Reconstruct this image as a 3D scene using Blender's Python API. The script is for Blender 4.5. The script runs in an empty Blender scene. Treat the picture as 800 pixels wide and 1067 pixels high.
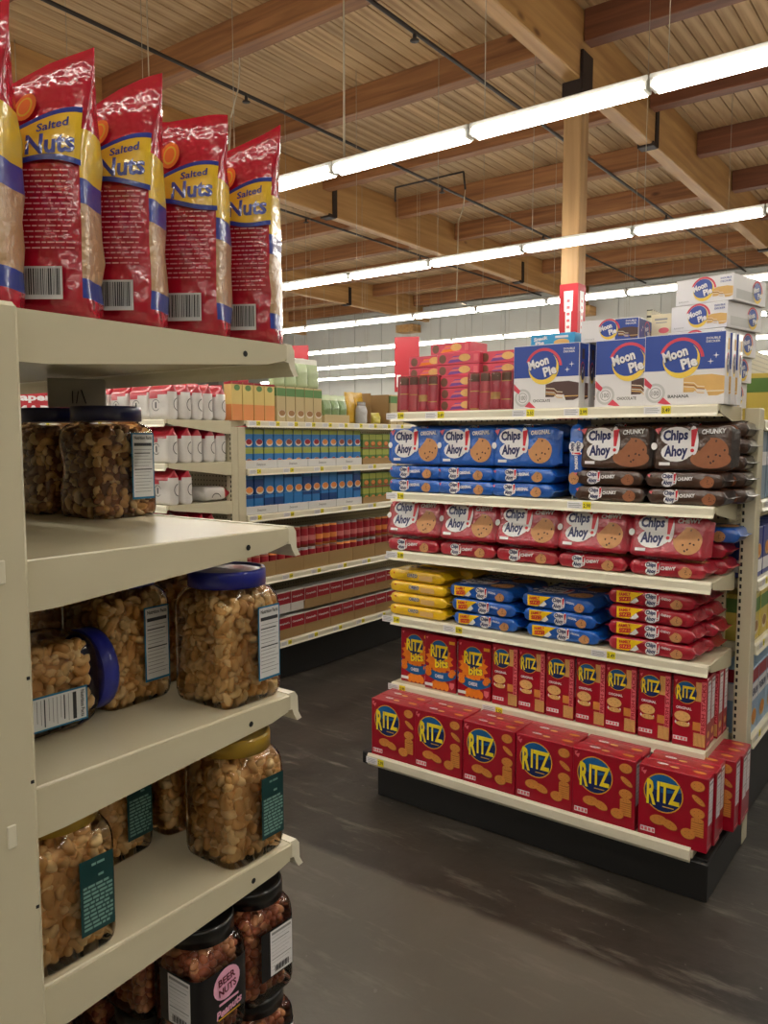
import bpy, math, random
from mathutils import Matrix, Vector, noise
random.seed(7)
PI = math.pi
scene = bpy.context.scene
COL = scene.collection

# ------------------------------------------------------------------ camera
H_CAM, YAW, PITCH, F_PX = 1.42, 0.6409, -0.0902, 827.2
cd = bpy.data.cameras.new('camera'); cam = bpy.data.objects.new('camera', cd); COL.objects.link(cam)
cd.sensor_fit = 'HORIZONTAL'; cd.sensor_width = 36.0; cd.lens = F_PX / 800 * 36.0
cd.clip_start = 0.02; cd.clip_end = 200
cam.location = (0, 0, H_CAM); cam.rotation_euler = (PI / 2 + PITCH, 0, YAW)
scene.camera = cam
# ------------------------------------------------------------------ world, exposure
w = bpy.data.worlds.new('world'); scene.world = w; w.use_nodes = True
w.node_tree.nodes['Background'].inputs[0].default_value = (0.9, 0.93, 1, 1)
w.node_tree.nodes['Background'].inputs[1].default_value = 0.02
scene.view_settings.view_transform = 'Standard'; scene.view_settings.look = 'None'
scene.view_settings.gamma = 1.0; scene.view_settings.use_curve_mapping = False
scene.view_settings.exposure = 0.5
TUBE_STRENGTH = 15.0          # brightness of the fluorescent tubes, the only lamps of the place
TUBE_COLOUR = (1.0, 0.95, 0.85, 1)

# ------------------------------------------------------------------ materials
MATS = {}
def srgb(r, g, b):
    f = lambda c: (c / 255) / 12.92 if c / 255 <= .04045 else ((c / 255 + .055) / 1.055) ** 2.4
    return (f(r), f(g), f(b), 1)
def mat(name, col, rough=.5, metal=0, coat=0, bump=0, bscale=60, var=0, vscale=8, spec=.5, rand=0):
    if name in MATS: return MATS[name]
    m = bpy.data.materials.new(name); m.use_nodes = True; MATS[name] = m
    nt = m.node_tree; n = nt.nodes; l = nt.links; p = n['Principled BSDF']
    p.inputs['Base Color'].default_value = col; p.inputs['Roughness'].default_value = rough
    p.inputs['Metallic'].default_value = metal; p.inputs['Coat Weight'].default_value = coat
    p.inputs['Coat Roughness'].default_value = .08
    p.inputs['Specular IOR Level'].default_value = spec
    src = None
    if var or bump:
        tc = n.new('ShaderNodeTexCoord')
    if var:
        t = n.new('ShaderNodeTexNoise'); t.inputs['Scale'].default_value = vscale; t.inputs['Detail'].default_value = 5
        l.new(tc.outputs['Object'], t.inputs['Vector'])
        mx = n.new('ShaderNodeMix'); mx.data_type = 'RGBA'
        mx.inputs['A'].default_value = tuple(c * (1 - var) for c in col[:3]) + (1,)
        mx.inputs['B'].default_value = tuple(min(1, c * (1 + var)) for c in col[:3]) + (1,)
        l.new(t.outputs['Fac'], mx.inputs['Factor']); src = mx.outputs['Result']
    if rand:
        oi = n.new('ShaderNodeObjectInfo'); hs = n.new('ShaderNodeHueSaturation')
        mr = n.new('ShaderNodeMapRange'); mr.inputs['To Min'].default_value = 1 - rand; mr.inputs['To Max'].default_value = 1 + rand
        l.new(oi.outputs['Random'], mr.inputs['Value']); l.new(mr.outputs['Result'], hs.inputs['Value'])
        if src: l.new(src, hs.inputs['Color'])
        else: hs.inputs['Color'].default_value = col
        src = hs.outputs['Color']
    if src: l.new(src, p.inputs['Base Color'])
    if bump:
        t = n.new('ShaderNodeTexNoise'); t.inputs['Scale'].default_value = bscale; t.inputs['Detail'].default_value = 3
        l.new(tc.outputs['Object'], t.inputs['Vector'])
        b = n.new('ShaderNodeBump'); b.inputs['Strength'].default_value = bump; b.inputs['Distance'].default_value = .01
        l.new(t.outputs['Fac'], b.inputs['Height']); l.new(b.outputs['Normal'], p.inputs['Normal'])
        l.new(b.outputs['Normal'], p.inputs['Coat Normal'])
    return m
def film(name, col, **k):      # crinkled glossy plastic film
    return mat(name, col, rough=k.get('rough', .3), coat=.8, bump=k.get('bump', .9), bscale=k.get('bscale', 24), spec=.6)
def wood(name, c1, c2, rand=0, rough=.6, axis=1, fine=1.0):
    if name in MATS: return MATS[name]
    m = bpy.data.materials.new(name); m.use_nodes = True; MATS[name] = m
    nt = m.node_tree; n = nt.nodes; l = nt.links; p = n['Principled BSDF']; p.inputs['Roughness'].default_value = rough
    tc = n.new('ShaderNodeTexCoord'); mp = n.new('ShaderNodeMapping')
    s = [9 * fine] * 3; s[axis] = .5 * fine; mp.inputs['Scale'].default_value = s
    l.new(tc.outputs['Object'], mp.inputs['Vector'])
    t = n.new('ShaderNodeTexNoise'); t.inputs['Scale'].default_value = 1.6; t.inputs['Detail'].default_value = 6; t.inputs['Distortion'].default_value = .6
    l.new(mp.outputs['Vector'], t.inputs['Vector'])
    cr = n.new('ShaderNodeValToRGB'); cr.color_ramp.elements[0].position = .3; cr.color_ramp.elements[1].position = .72
    cr.color_ramp.elements[0].color = c1; cr.color_ramp.elements[1].color = c2
    l.new(t.outputs['Fac'], cr.inputs['Fac'])
    # knots
    k = n.new('ShaderNodeTexVoronoi'); k.inputs['Scale'].default_value = .9
    mk = n.new('ShaderNodeMapping'); sk = [2.2] * 3; sk[axis] = .9; mk.inputs['Scale'].default_value = sk
    l.new(tc.outputs['Object'], mk.inputs['Vector']); l.new(mk.outputs['Vector'], k.inputs['Vector'])
    kr = n.new('ShaderNodeValToRGB'); kr.color_ramp.elements[0].position = .03; kr.color_ramp.elements[1].position = .09
    kr.color_ramp.elements[0].color = (.35, .25, .2, 1); kr.color_ramp.elements[1].color = (1, 1, 1, 1)
    l.new(k.outputs['Distance'], kr.inputs['Fac'])
    mu = n.new('ShaderNodeMix'); mu.data_type = 'RGBA'; mu.blend_type = 'MULTIPLY'; mu.inputs['Factor'].default_value = 1
    l.new(cr.outputs['Color'], mu.inputs['A']); l.new(kr.outputs['Color'], mu.inputs['B'])
    oi = n.new('ShaderNodeObjectInfo'); hs = n.new('ShaderNodeHueSaturation'); mr = n.new('ShaderNodeMapRange')
    mr.inputs['To Min'].default_value = 1 - rand; mr.inputs['To Max'].default_value = 1 + rand
    l.new(oi.outputs['Random'], mr.inputs['Value']); l.new(mr.outputs['Result'], hs.inputs['Value']); l.new(mu.outputs['Result'], hs.inputs['Color'])
    l.new(hs.outputs['Color'], p.inputs['Base Color'])
    return m
def clear(name, tint=(1, 1, 1, 1), refl=.9, rough=.06):
    if name in MATS: return MATS[name]
    m = bpy.data.materials.new(name); m.use_nodes = True; MATS[name] = m
    nt = m.node_tree; n = nt.nodes; l = nt.links; n.remove(n['Principled BSDF'])
    t = n.new('ShaderNodeBsdfTransparent'); t.inputs[0].default_value = tint
    g = n.new('ShaderNodeBsdfGlossy'); g.inputs['Roughness'].default_value = rough; g.inputs['Color'].default_value = (refl, refl, refl, 1)
    f = n.new('ShaderNodeFresnel'); f.inputs['IOR'].default_value = 1.5
    tc = n.new('ShaderNodeTexCoord'); no = n.new('ShaderNodeTexNoise'); no.inputs['Scale'].default_value = 28
    b = n.new('ShaderNodeBump'); b.inputs['Strength'].default_value = .25; b.inputs['Distance'].default_value = .008
    l.new(tc.outputs['Object'], no.inputs['Vector']); l.new(no.outputs['Fac'], b.inputs['Height'])
    l.new(b.outputs['Normal'], g.inputs['Normal'])
    x = n.new('ShaderNodeMixShader'); l.new(f.outputs[0], x.inputs[0]); l.new(t.outputs[0], x.inputs[1]); l.new(g.outputs[0], x.inputs[2])
    l.new(x.outputs[0], n['Material Output'].inputs['Surface'])
    return m
def emit(name, col, s):
    m = bpy.data.materials.new(name); m.use_nodes = True; MATS[name] = m
    p = m.node_tree.nodes['Principled BSDF']; p.inputs['Base Color'].default_value = (.8, .8, .8, 1)
    p.inputs['Emission Color'].default_value = col; p.inputs['Emission Strength'].default_value = s
    return m

CREAM = mat('shelf_cream', srgb(206, 198, 170), .27, var=.05, vscale=5)
CREAM2 = mat('shelf_cream_edge', srgb(222, 216, 194), .3)
BLACK = mat('kick_black', (.012, .012, .012, 1), .45)
SLOT = mat('slot_dark', (.01, .01, .01, 1), .8)
WHITE = mat('paper_white', srgb(236, 236, 234), .5)
PWHITE = mat('print_white', srgb(232, 230, 232), .4)
GREY = mat('print_grey', srgb(150, 150, 150), .5)
DGREY = mat('print_dark', srgb(45, 45, 50), .5)
YTAG = mat('tag_yellow', srgb(240, 225, 20), .5)
PINK = mat('print_pink', srgb(226, 110, 120), .4)
CARD = mat('cardboard', srgb(158, 128, 84), .8, var=.08)

# ------------------------------------------------------------------ mesh builder
FRONT = Matrix(((1, 0, 0, 0), (0, 0, -1, 0), (0, 1, 0, 0), (0, 0, 0, 1)))   # u->X v->Z w->-Y
RIGHT = Matrix(((0, 0, 1, 0), (1, 0, 0, 0), (0, 1, 0, 0), (0, 0, 0, 1)))    # u->Y v->Z w->+X
LEFT = Matrix(((0, 0, -1, 0), (-1, 0, 0, 0), (0, 1, 0, 0), (0, 0, 0, 1)))   # u->-Y v->Z w->-X
TOP = Matrix.Identity(4)                                                    # u->X v->Y w->Z
_txt = {}
def text_geo(s, bold=0.0, shear=0.0, spacing=1.0):
    k = (s, bold, shear, spacing)
    if k in _txt: return _txt[k]
    c = bpy.data.curves.new('t', 'FONT'); c.body = s; c.size = 1; c.offset = bold; c.shear = shear; c.resolution_u = 2
    c.space_character = spacing; c.fill_mode = 'FRONT'
    o = bpy.data.objects.new('t', c); COL.objects.link(o)
    dg = bpy.context.evaluated_depsgraph_get(); dg.update()
    me = bpy.data.meshes.new_from_object(o.evaluated_get(dg))
    vs = [tuple(v.co[:2]) for v in me.vertices]; fs = [tuple(p.vertices) for p in me.polygons]
    bpy.data.objects.remove(o); bpy.data.curves.remove(c); bpy.data.meshes.remove(me)
    x0 = min(v[0] for v in vs); x1 = max(v[0] for v in vs); y0 = min(v[1] for v in vs); y1 = max(v[1] for v in vs)
    g = ([((x - (x0 + x1) / 2) / (x1 - x0), (y - (y0 + y1) / 2) / (y1 - y0)) for x, y in vs], fs, (x1 - x0) / (y1 - y0))
    _txt[k] = g
    return g
class MB:
    def __init__(s): s.v = []; s.f = []; s.m = []; s.sm = []; s.mats = []; s.M = None; s.warp = None; s.k = 0
    def lay(s, w): s.k = (s.k + 1) % 10; return w + s.k * 1.6e-5      # every printed patch lies a hair above the one before
    def mi(s, m):
        if m not in s.mats: s.mats.append(m)
        return s.mats.index(m)
    def add(s, vs, fs, m, smooth=False):
        b = len(s.v); i = s.mi(m)
        for v in vs:
            v = Vector(v)
            if s.warp: v = Vector(s.warp(v))
            if s.M: v = s.M @ v
            s.v.append(tuple(v))
        for f in fs: s.f.append(tuple(b + k for k in f)); s.m.append(i); s.sm.append(smooth)
        return s
    def box(s, x0, x1, y0, y1, z0, z1, m):
        return s.add([(x, y, z) for x in (x0, x1) for y in (y0, y1) for z in (z0, z1)],
                     [(0, 1, 3, 2), (4, 6, 7, 5), (0, 4, 5, 1), (2, 3, 7, 6), (0, 2, 6, 4), (1, 5, 7, 3)], m)
    def cbox(s, x0, x1, y0, y1, z0, z1, m, c=.002):      # chamfered box
        lo = (x0, y0, z0); hi = (x1, y1, z1); vs = []; idx = {}
        for cx in (0, 1):
            for cy in (0, 1):
                for cz in (0, 1):
                    cor = (cx, cy, cz)
                    for a in range(3):       # vertex lying on the face normal to axis a
                        p = []
                        for k in range(3):
                            e = hi[k] if cor[k] else lo[k]
                            p.append(e if k == a else e + (-c if cor[k] else c))
                        idx[cor, a] = len(vs); vs.append(p)
        fs = []
        for a in range(3):
            b, d = (a + 1) % 3, (a + 2) % 3
            for sgn in (0, 1):
                q = []
                for (p, r) in ((0, 0), (1, 0), (1, 1), (0, 1)):
                    cor = [0, 0, 0]; cor[a] = sgn; cor[b] = p; cor[d] = r; q.append(idx[tuple(cor), a])
                fs.append(tuple(q if sgn else q[::-1]))
            for p in (0, 1):
                for r in (0, 1):
                    c0 = [0, 0, 0]; c0[b] = p; c0[d] = r; c1 = c0[:]; c1[a] = 1; c0 = tuple(c0); c1 = tuple(c1)
                    q = (idx[c0, b], idx[c1, b], idx[c1, d], idx[c0, d]); fs.append(q if (p == r) == False else q[::-1])
        for cx in (0, 1):
            for cy in (0, 1):
                for cz in (0, 1):
                    q = tuple(idx[(cx, cy, cz), a] for a in range(3)); fs.append(q if (cx + cy + cz) % 2 else q[::-1])
        return s.add(vs, fs, m)
    def prism(s, poly, axis, a0, a1, m):
        def P(u, v, a): return {0: (a, u, v), 1: (u, a, v), 2: (u, v, a)}[axis]
        n = len(poly); vs = [P(u, v, a0) for u, v in poly] + [P(u, v, a1) for u, v in poly]
        return s.add(vs, [tuple(range(n - 1, -1, -1)), tuple(range(n, 2 * n))] + [(i, (i + 1) % n, n + (i + 1) % n, n + i) for i in range(n)], m)
    def loft(s, rings, m, caps=True, smooth=True, fm=None):
        n = len(rings[0]); vs = [p for r in rings for p in r]; fs = []
        b = len(s.v)
        for k in range(len(rings) - 1):
            for i in range(n): fs.append((k * n + i, k * n + (i + 1) % n, (k + 1) * n + (i + 1) % n, (k + 1) * n + i))
        if caps: fs.append(tuple(range(n - 1, -1, -1))); fs.append(tuple(range((len(rings) - 1) * n, len(rings) * n)))
        f0 = len(s.f); s.add(vs, fs, m, smooth)
        if fm:
            for k in range(len(rings) - 1):
                for i in range(n):
                    q = fm(k, i)
                    if q: s.m[f0 + k * n + i] = s.mi(q)
        return s
    def cyl(s, p0, p1, r, m, n=12, r1=None, caps=True, smooth=True):
        p0 = Vector(p0); p1 = Vector(p1); d = (p1 - p0).normalized(); a = d.orthogonal().normalized(); b = d.cross(a)
        R = [[tuple(p + (a * math.cos(t) + b * math.sin(t)) * rr) for t in [2 * PI * i / n for i in range(n)]] for p, rr in ((p0, r), (p1, r if r1 is None else r1))]
        return s.loft(R, m, caps, smooth)
    # flat print, in the u v plane at height w
    def rect(s, u0, u1, v0, v1, w, m, nu=1, nv=1):
        w = s.lay(w)
        vs = [(u0 + (u1 - u0) * i / nu, v0 + (v1 - v0) * j / nv, w) for j in range(nv + 1) for i in range(nu + 1)]
        return s.add(vs, [(j * (nu + 1) + i, j * (nu + 1) + i + 1, (j + 1) * (nu + 1) + i + 1, (j + 1) * (nu + 1) + i) for j in range(nv) for i in range(nu)], m)
    def strip(s, u0, u1, f0, f1, w, m, n=10):          # band between two curves
        vs = []; w = s.lay(w)
        for i in range(n + 1):
            u = u0 + (u1 - u0) * i / n; vs += [(u, f0(u), w), (u, f1(u), w)]
        return s.add(vs, [(2 * i, 2 * i + 2, 2 * i + 3, 2 * i + 1) for i in range(n)], m)
    def poly(s, pts, w, m):
        w = s.lay(w)
        return s.add([(u, v, w) for u, v in pts], [tuple(range(len(pts)))], m)
    def ell(s, u, v, a, b, w, m, rot=0, n=20):
        c, q = math.cos(rot), math.sin(rot)
        return s.poly([(u + a * math.cos(t) * c - b * math.sin(t) * q, v + a * math.cos(t) * q + b * math.sin(t) * c) for t in [2 * PI * i / n for i in range(n)]], w, m)
    def arc(s, u, v, r0, r1, t0, t1, w, m, n=14, ey=1):
        vs = []; w = s.lay(w)
        for i in range(n + 1):
            t = t0 + (t1 - t0) * i / n; vs += [(u + r0 * math.cos(t), v + ey * r0 * math.sin(t), w), (u + r1 * math.cos(t), v + ey * r1 * math.sin(t), w)]
        return s.add(vs, [(2 * i, 2 * i + 1, 2 * i + 3, 2 * i + 2) for i in range(n)], m)
    def text(s, t, u, v, wd, h, w, m, bold=.02, shear=0, rot=0):
        g = text_geo(t, bold, shear); c, q = math.cos(rot), math.sin(rot)
        if h is None: h = wd / g[2]
        w = s.lay(w)
        return s.add([(u + x * wd * c - y * h * q, v + x * wd * q + y * h * c, w) for x, y in g[0]], g[1], m)
    def mesh(s, name):
        me = bpy.data.meshes.new(name); me.from_pydata(s.v, [], s.f)
        for m in s.mats: me.materials.append(m)
        me.polygons.foreach_set('material_index', s.m); me.polygons.foreach_set('use_smooth', s.sm); me.update()
        return me

# ------------------------------------------------------------------ objects
def tag(o, label=None, cat=None, group=None, kind=None):
    if label: o['label'] = label
    if cat: o['category'] = cat
    if group: o['group'] = group
    if kind: o['kind'] = kind
    return o
def obj(name, mb, parent=None, loc=(0, 0, 0), rot=(0, 0, 0), kind=None, label=None):
    me = mb.mesh(name) if isinstance(mb, MB) else mb
    o = bpy.data.objects.new(name, me); COL.objects.link(o); o.location = loc; o.rotation_euler = rot
    if parent: o.parent = parent
    if kind: o['kind'] = kind
    if label: o['label'] = label
    return o
def empty(name, loc=(0, 0, 0), rot=(0, 0, 0)):
    o = bpy.data.objects.new(name, None); COL.objects.link(o); o.location = loc; o.rotation_euler = rot; o.empty_display_size = .05
    return o
def pieces(mb):      # printed patches that lie apart from each other become parts of their own
    par = list(range(len(mb.v)))
    def find(a):
        while par[a] != a: par[a] = par[par[a]]; a = par[a]
        return a
    for f in mb.f:
        for b in f[1:]: par[find(b)] = find(f[0])
    isl = {}
    for i in range(len(mb.v)): isl.setdefault(find(i), []).append(i)
    keys = list(isl); bb = []
    for k in keys:
        P = [mb.v[i] for i in isl[k]]; lo = [min(p[a] for p in P) for a in range(3)]; hi = [max(p[a] for p in P) for a in range(3)]; bb.append((lo, hi, max(hi[a] - lo[a] for a in range(3))))
    g = list(range(len(keys)))
    def gf(a):
        while g[a] != a: a = g[a]
        return a
    for i in range(len(keys)):
        for j in range(i):
            d = math.sqrt(sum(max(0, bb[i][0][a] - bb[j][1][a], bb[j][0][a] - bb[i][1][a]) ** 2 for a in range(3)))
            if d <= .9 * max(.02, .5 * max(bb[i][2], bb[j][2])): g[gf(i)] = gf(j)
    roots = sorted(set(gf(i) for i in range(len(keys))))
    if len(roots) < 2: return [mb]
    vg = {}
    for i, k in enumerate(keys):
        for v in isl[k]: vg[v] = gf(i)
    out = []
    for r in roots:
        q = MB(); q.mats = list(mb.mats); idx = {}
        for f, m, sm in zip(mb.f, mb.m, mb.sm):
            if vg[f[0]] != r: continue
            for v in f:
                if v not in idx: idx[v] = len(q.v); q.v.append(mb.v[v])
            q.f.append(tuple(idx[v] for v in f)); q.m.append(m); q.sm.append(sm)
        out.append(q)
    return out
class Proto:      # a thing described once by its parts; every placing links new objects that share the meshes
    def __init__(s, name, cat): s.name = name; s.cat = cat; s.parts = []
    def part(s, name, mb, sub=None, kind=None, label=None, loc=(0, 0, 0), rot=(0, 0, 0)):
        for q in (pieces(mb) if isinstance(mb, MB) and name.split('_')[-1] in ('print', 'picture', 'band', 'logo', 'panel') else [mb]):
            s.parts.append((name, q.mesh(name) if isinstance(q, MB) else q, sub, kind, label, loc, rot))
        return s
    def place(s, loc, label, group=None, rot=(0, 0, 0), only=None):
        r = empty(s.name, loc, rot); tag(r, label, s.cat, group); made = {}
        for (n, me, sub, kind, lab, lo, ro) in s.parts:
            if only and n not in only: continue
            made[n] = obj(n, me, made.get(sub, r) if sub else r, lo, ro, kind, lab)
        return r
ORD = ['first', 'second', 'third', 'fourth', 'fifth', 'sixth', 'seventh', 'eighth', 'ninth', 'tenth', 'eleventh', 'twelfth',
       'thirteenth', 'fourteenth', 'fifteenth', 'sixteenth', 'seventeenth', 'eighteenth', 'nineteenth', 'twentieth', 'twenty-first']
NUM = ['one', 'two', 'three', 'four', 'five', 'six', 'seven', 'eight', 'nine', 'ten']
def J(a): return random.uniform(-a, a)

# ================================================================== ROOM
X0, X1, Y0, Y1, ZC = -26.0, 6.0, -8.0, 22.4, 6.06
def floor_mat():
    m = bpy.data.materials.new('floor_concrete'); m.use_nodes = True; nt = m.node_tree; n = nt.nodes; l = nt.links; p = n['Principled BSDF']
    tc = n.new('ShaderNodeTexCoord')
    def N(sc, det=6, dist=0):
        t = n.new('ShaderNodeTexNoise'); t.inputs['Scale'].default_value = sc; t.inputs['Detail'].default_value = det; t.inputs['Distortion'].default_value = dist
        l.new(tc.outputs['Object'], t.inputs['Vector']); return t.outputs['Fac']
    def ramp(f, a, b, ca, cb):
        r = n.new('ShaderNodeValToRGB'); r.color_ramp.elements[0].position = a; r.color_ramp.elements[1].position = b
        r.color_ramp.elements[0].color = ca; r.color_ramp.elements[1].color = cb; l.new(f, r.inputs['Fac']); return r.outputs['Color']
    def mix(f, a, b, bt='MIX'):
        x = n.new('ShaderNodeMix'); x.data_type = 'RGBA'; x.blend_type = bt
        for sock, val in ((x.inputs['Factor'], f), (x.inputs['A'], a), (x.inputs['B'], b)):
            if hasattr(val, 'is_output'): l.new(val, sock)
            else: sock.default_value = val
        return x.outputs['Result']
    def math_(op, a, b):
        x = n.new('ShaderNodeMath'); x.operation = op
        for i, val in enumerate((a, b)):
            if hasattr(val, 'is_output'): l.new(val, x.inputs[i])
            else: x.inputs[i].default_value = val
        return x.outputs[0]
    light = ramp(N(1.3), .3, .75, (.085, .076, .06, 1), (.15, .136, .11, 1))
    dark = ramp(N(2.2, 8), .3, .75, (.016, .013, .010, 1), (.062, .052, .042, 1))
    sx = n.new('ShaderNodeSeparateXYZ'); l.new(tc.outputs['Object'], sx.inputs[0])
    # a darker strip of old floor finish between the two shelf ends and down the aisle, with a straight scraped edge
    edge = math_('ADD', sx.outputs['Y'], math_('MULTIPLY', N(7, 6), .05))
    f = ramp(edge, 0, 1, (0, 0, 0, 1), (1, 1, 1, 1))
    r = n.new('ShaderNodeMapRange'); r.inputs['From Min'].default_value = 2.0; r.inputs['From Max'].default_value = 2.035; l.new(edge, r.inputs['Value'])
    base = mix(r.outputs['Result'], light, dark)
    # pale scuffs
    mp = n.new('ShaderNodeMapping'); mp.inputs['Scale'].default_value = (1.0, 5.0, 1); l.new(tc.outputs['Object'], mp.inputs['Vector'])
    t = n.new('ShaderNodeTexNoise'); t.inputs['Scale'].default_value = 2.6; t.inputs['Detail'].default_value = 9; t.inputs['Roughness'].default_value = .7; l.new(mp.outputs['Vector'], t.inputs['Vector'])
    sc = ramp(t.outputs['Fac'], .54, .70, (0, 0, 0, 1), (1, 1, 1, 1))
    base = mix(math_('MULTIPLY', sc, .7), base, (.20, .18, .15, 1))
    sp = ramp(N(38, 4), .70, .74, (0, 0, 0, 1), (1, 1, 1, 1))
    base = mix(math_('MULTIPLY', sp, .35), base, (.24, .22, .2, 1))
    l.new(base, p.inputs['Base Color'])
    rr = n.new('ShaderNodeMapRange'); rr.inputs['To Min'].default_value = .28; rr.inputs['To Max'].default_value = .55; l.new(N(3, 6), rr.inputs['Value'])
    l.new(rr.outputs['Result'], p.inputs['Roughness'])
    b = n.new('ShaderNodeBump'); b.inputs['Strength'].default_value = .12; b.inputs['Distance'].default_value = .01; l.new(N(30, 6), b.inputs['Height']); l.new(b.outputs['Normal'], p.inputs['Normal'])
    return m
obj('floor', MB().box(X0, X1, Y0, Y1, -.1, 0, floor_mat()), kind='structure')
WALLW = mat('wall_white_panel', srgb(196, 196, 190), .55, var=.04, vscale=2)
wb = obj('wall_back', MB().box(X0, X1, Y1, Y1 + .1, 0, 6.3, mat('wall_seam', srgb(150, 150, 146), .7)), kind='structure')
pm = MB().cbox(-.59, .59, -.02, 0, 0, 6.0, WALLW, .008).mesh('wall_panel')
for i in range(22): obj('wall_panel', pm, wb, (-24.6 + i * 1.2, Y1, 0))
obj('wall_left', MB().box(X0 - .1, X0, Y0, Y1, 0, 6.3, WALLW), kind='structure')
obj('wall_right', MB().box(X1, X1 + .1, Y0, Y1, 0, 6.3, WALLW), kind='structure')
obj('wall_front', MB().box(X0, X1, Y0 - .1, Y0, 0, 6.3, WALLW), kind='structure')
# ceiling: slab, planks along Y, purlins along X, main beams along Y
PLANK = wood('deck_wood', srgb(166, 130, 88), srgb(210, 178, 134), .16, .65, 1)
PURL = wood('purlin_wood', srgb(120, 76, 44), srgb(168, 116, 70), .08, .6, 0)
PURLD = wood('purlin_wood_dark', srgb(96, 54, 34), srgb(132, 80, 52), .06, .6, 0)
BEAM = wood('beam_wood', srgb(164, 120, 68), srgb(204, 160, 102), .05, .5, 1, .6)
ceil = obj('ceiling', MB().box(X0, X1, Y0, Y1, ZC + .04, ZC + .2, mat('roof_board', srgb(60, 44, 30), .9)), kind='structure')
plm = MB().cbox(-.082, .082, Y0, Y1, 0, .035, PLANK, .006).mesh('plank')
k = 0
x = -22.0
while x < 5.9 and k < 160: obj('plank', plm, ceil, (x, 0, ZC + J(.003))); x += .1745; k += 1
def purlin(y, xa, xb, m): return obj('purlin', MB().cbox(xa, xb, y - .2, y, ZC - .34, ZC - .002, m, .008), ceil)
BX = [-20.4, -14.9, -9.38, -3.76, 1.8]
py = 8.72 - 2.15 * 7
while py < Y1 - .3:
    for i in range(4):
        purlin(py, BX[i] + .1, BX[i + 1] - .1, PURL if i < 3 else PURLD)
    purlin(py, BX[4] + .1, X1, PURLD)
    py += 2.15
IRON = mat('iron_dark', srgb(48, 36, 32), .6, metal=.3)
for bx in BX:
    obj('roof_beam', MB().cbox(bx - .09, bx + .09, Y0, Y1, 5.33, ZC - .004, BEAM, .012), ceil)
    for hy in (11.0, 4.4, 18.2):       # hinge plates where beam lengths meet
        obj('hinge_plate', MB().cbox(bx - .11, bx + .11, hy - .06, hy + .06, 5.32, 5.82, IRON, .006).cbox(bx - .11, bx + .11, hy - .16, hy + .02, 5.30, 5.36, IRON, .006), ceil)
# sprinkler and conduit pipes under the deck
PIPE = mat('pipe_dark', srgb(52, 44, 40), .5, metal=.4)
def pipe(name, pts, r, m, label, group=None):
    mb = MB()
    for a, b in zip(pts, pts[1:]): mb.cyl(a, b, r, m, 8)
    return tag(obj(name, mb), label, 'pipe', group)
for px_, lab in ((-4.97, 'dark sprinkler pipe under the ceiling nearest left of the wooden column'), (-7.5, 'dark sprinkler pipe running above the bags of nuts'),
                 (-.6, 'dark sprinkler pipe in the ceiling bay right of the column beam'), (-10.6, 'dark sprinkler pipe beyond the farther roof beam')):
    t = pipe('sprinkler_pipe', [(px_, Y0, 5.68), (px_, Y1 - .2, 5.68)], .022, PIPE, lab)
    for k, yy in enumerate((7.2, 11.7, 15.6)):
        obj('sprinkler_head', MB().cyl((px_, yy, 5.68), (px_, yy, 5.60), .02, PIPE, 8).cyl((px_, yy, 5.60), (px_, yy, 5.59), .05, PIPE, 10), t)
pipe('conduit', [(-7.9, 10.9, 5.33), (-7.9, 10.9, 5.55), (-6.6, 10.9, 5.55), (-6.565, 10.9, 5.28)], .015, PIPE, 'thin bent conduit hanging between two light rows')
# long pale duct and dark pipe along the far wall
DUCT = mat('duct_white', srgb(196, 196, 190), .5)
for (xa, xb, lab) in ((-17.0, -9.7, 'long pale strip duct high on the far wall, left part'), (-9.1, 2.0, 'long pale strip duct high on the far wall, right part')):
    tag(obj('wall_duct', MB().cbox(xa, xb, Y1 - .42, Y1 - .05, 5.62, 5.76, DUCT, .01).cbox(xa + .3, xb - .3, Y1 - .34, Y1 - .05, 5.42, 5.615, DUCT, .01)), lab, 'duct')
pipe('wall_pipe', [(-20, Y1 - .6, 5.55), (4, Y1 - .6, 5.55)], .035, PIPE, 'dark pipe along the far wall under the roof')
for xx in (-15.5, -9.4, -3.76): obj('beam_seat', MB().cbox(xx - .35, xx + .35, Y1 - .5, Y1 - .02, 5.0, 5.25, BEAM, .01), ceil)

# ------------------------------------------------------------------ columns
SIGNRED = mat('painted_red', srgb(178, 22, 40), .45)
def column(cx, cy, label, text=True):
    t = empty('wooden_column', (cx, cy, 0)); tag(t, label, 'column')
    obj('post', MB().cbox(-.105, .105, -.105, .105, 0, 5.33, wood('column_wood', srgb(152, 116, 74), srgb(188, 152, 106), .03, .55, 2, .7), .012), t)
    sl = obj('red_band', MB().cbox(-.11, .11, -.11, .11, 1.6, 3.16, SIGNRED, .004), t, label='red painted lower band')
    if text:
        for Mx in (FRONT, RIGHT):
            mb = MB(); mb.M = Mx
            mb.poly([(-.055, 3.08), (-.05, 2.86), (-.035, 2.85), (-.03, 2.3), (.03, 2.3), (.035, 2.85), (.05, 2.86), (.055, 3.08)], .1115, PWHITE)
            for i in range(9): mb.rect(-.018, .018, 2.38 + i * .072, 2.41 + i * .072, .113, PINK)
            obj('notice', mb, sl)
    obj('saddle_bracket', MB().cbox(-.12, .12, -.13, .13, 5.16, 5.325, IRON, .005).cbox(.09, .125, -.14, .14, 5.2, 5.62, IRON, .005), t)
column(BX[3], 8.6, 'tall wooden column with red band behind the cream pie boxes')
column(BX[2], 8.75, 'distant wooden column seen past the bags on the far shelf end', False)

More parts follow.
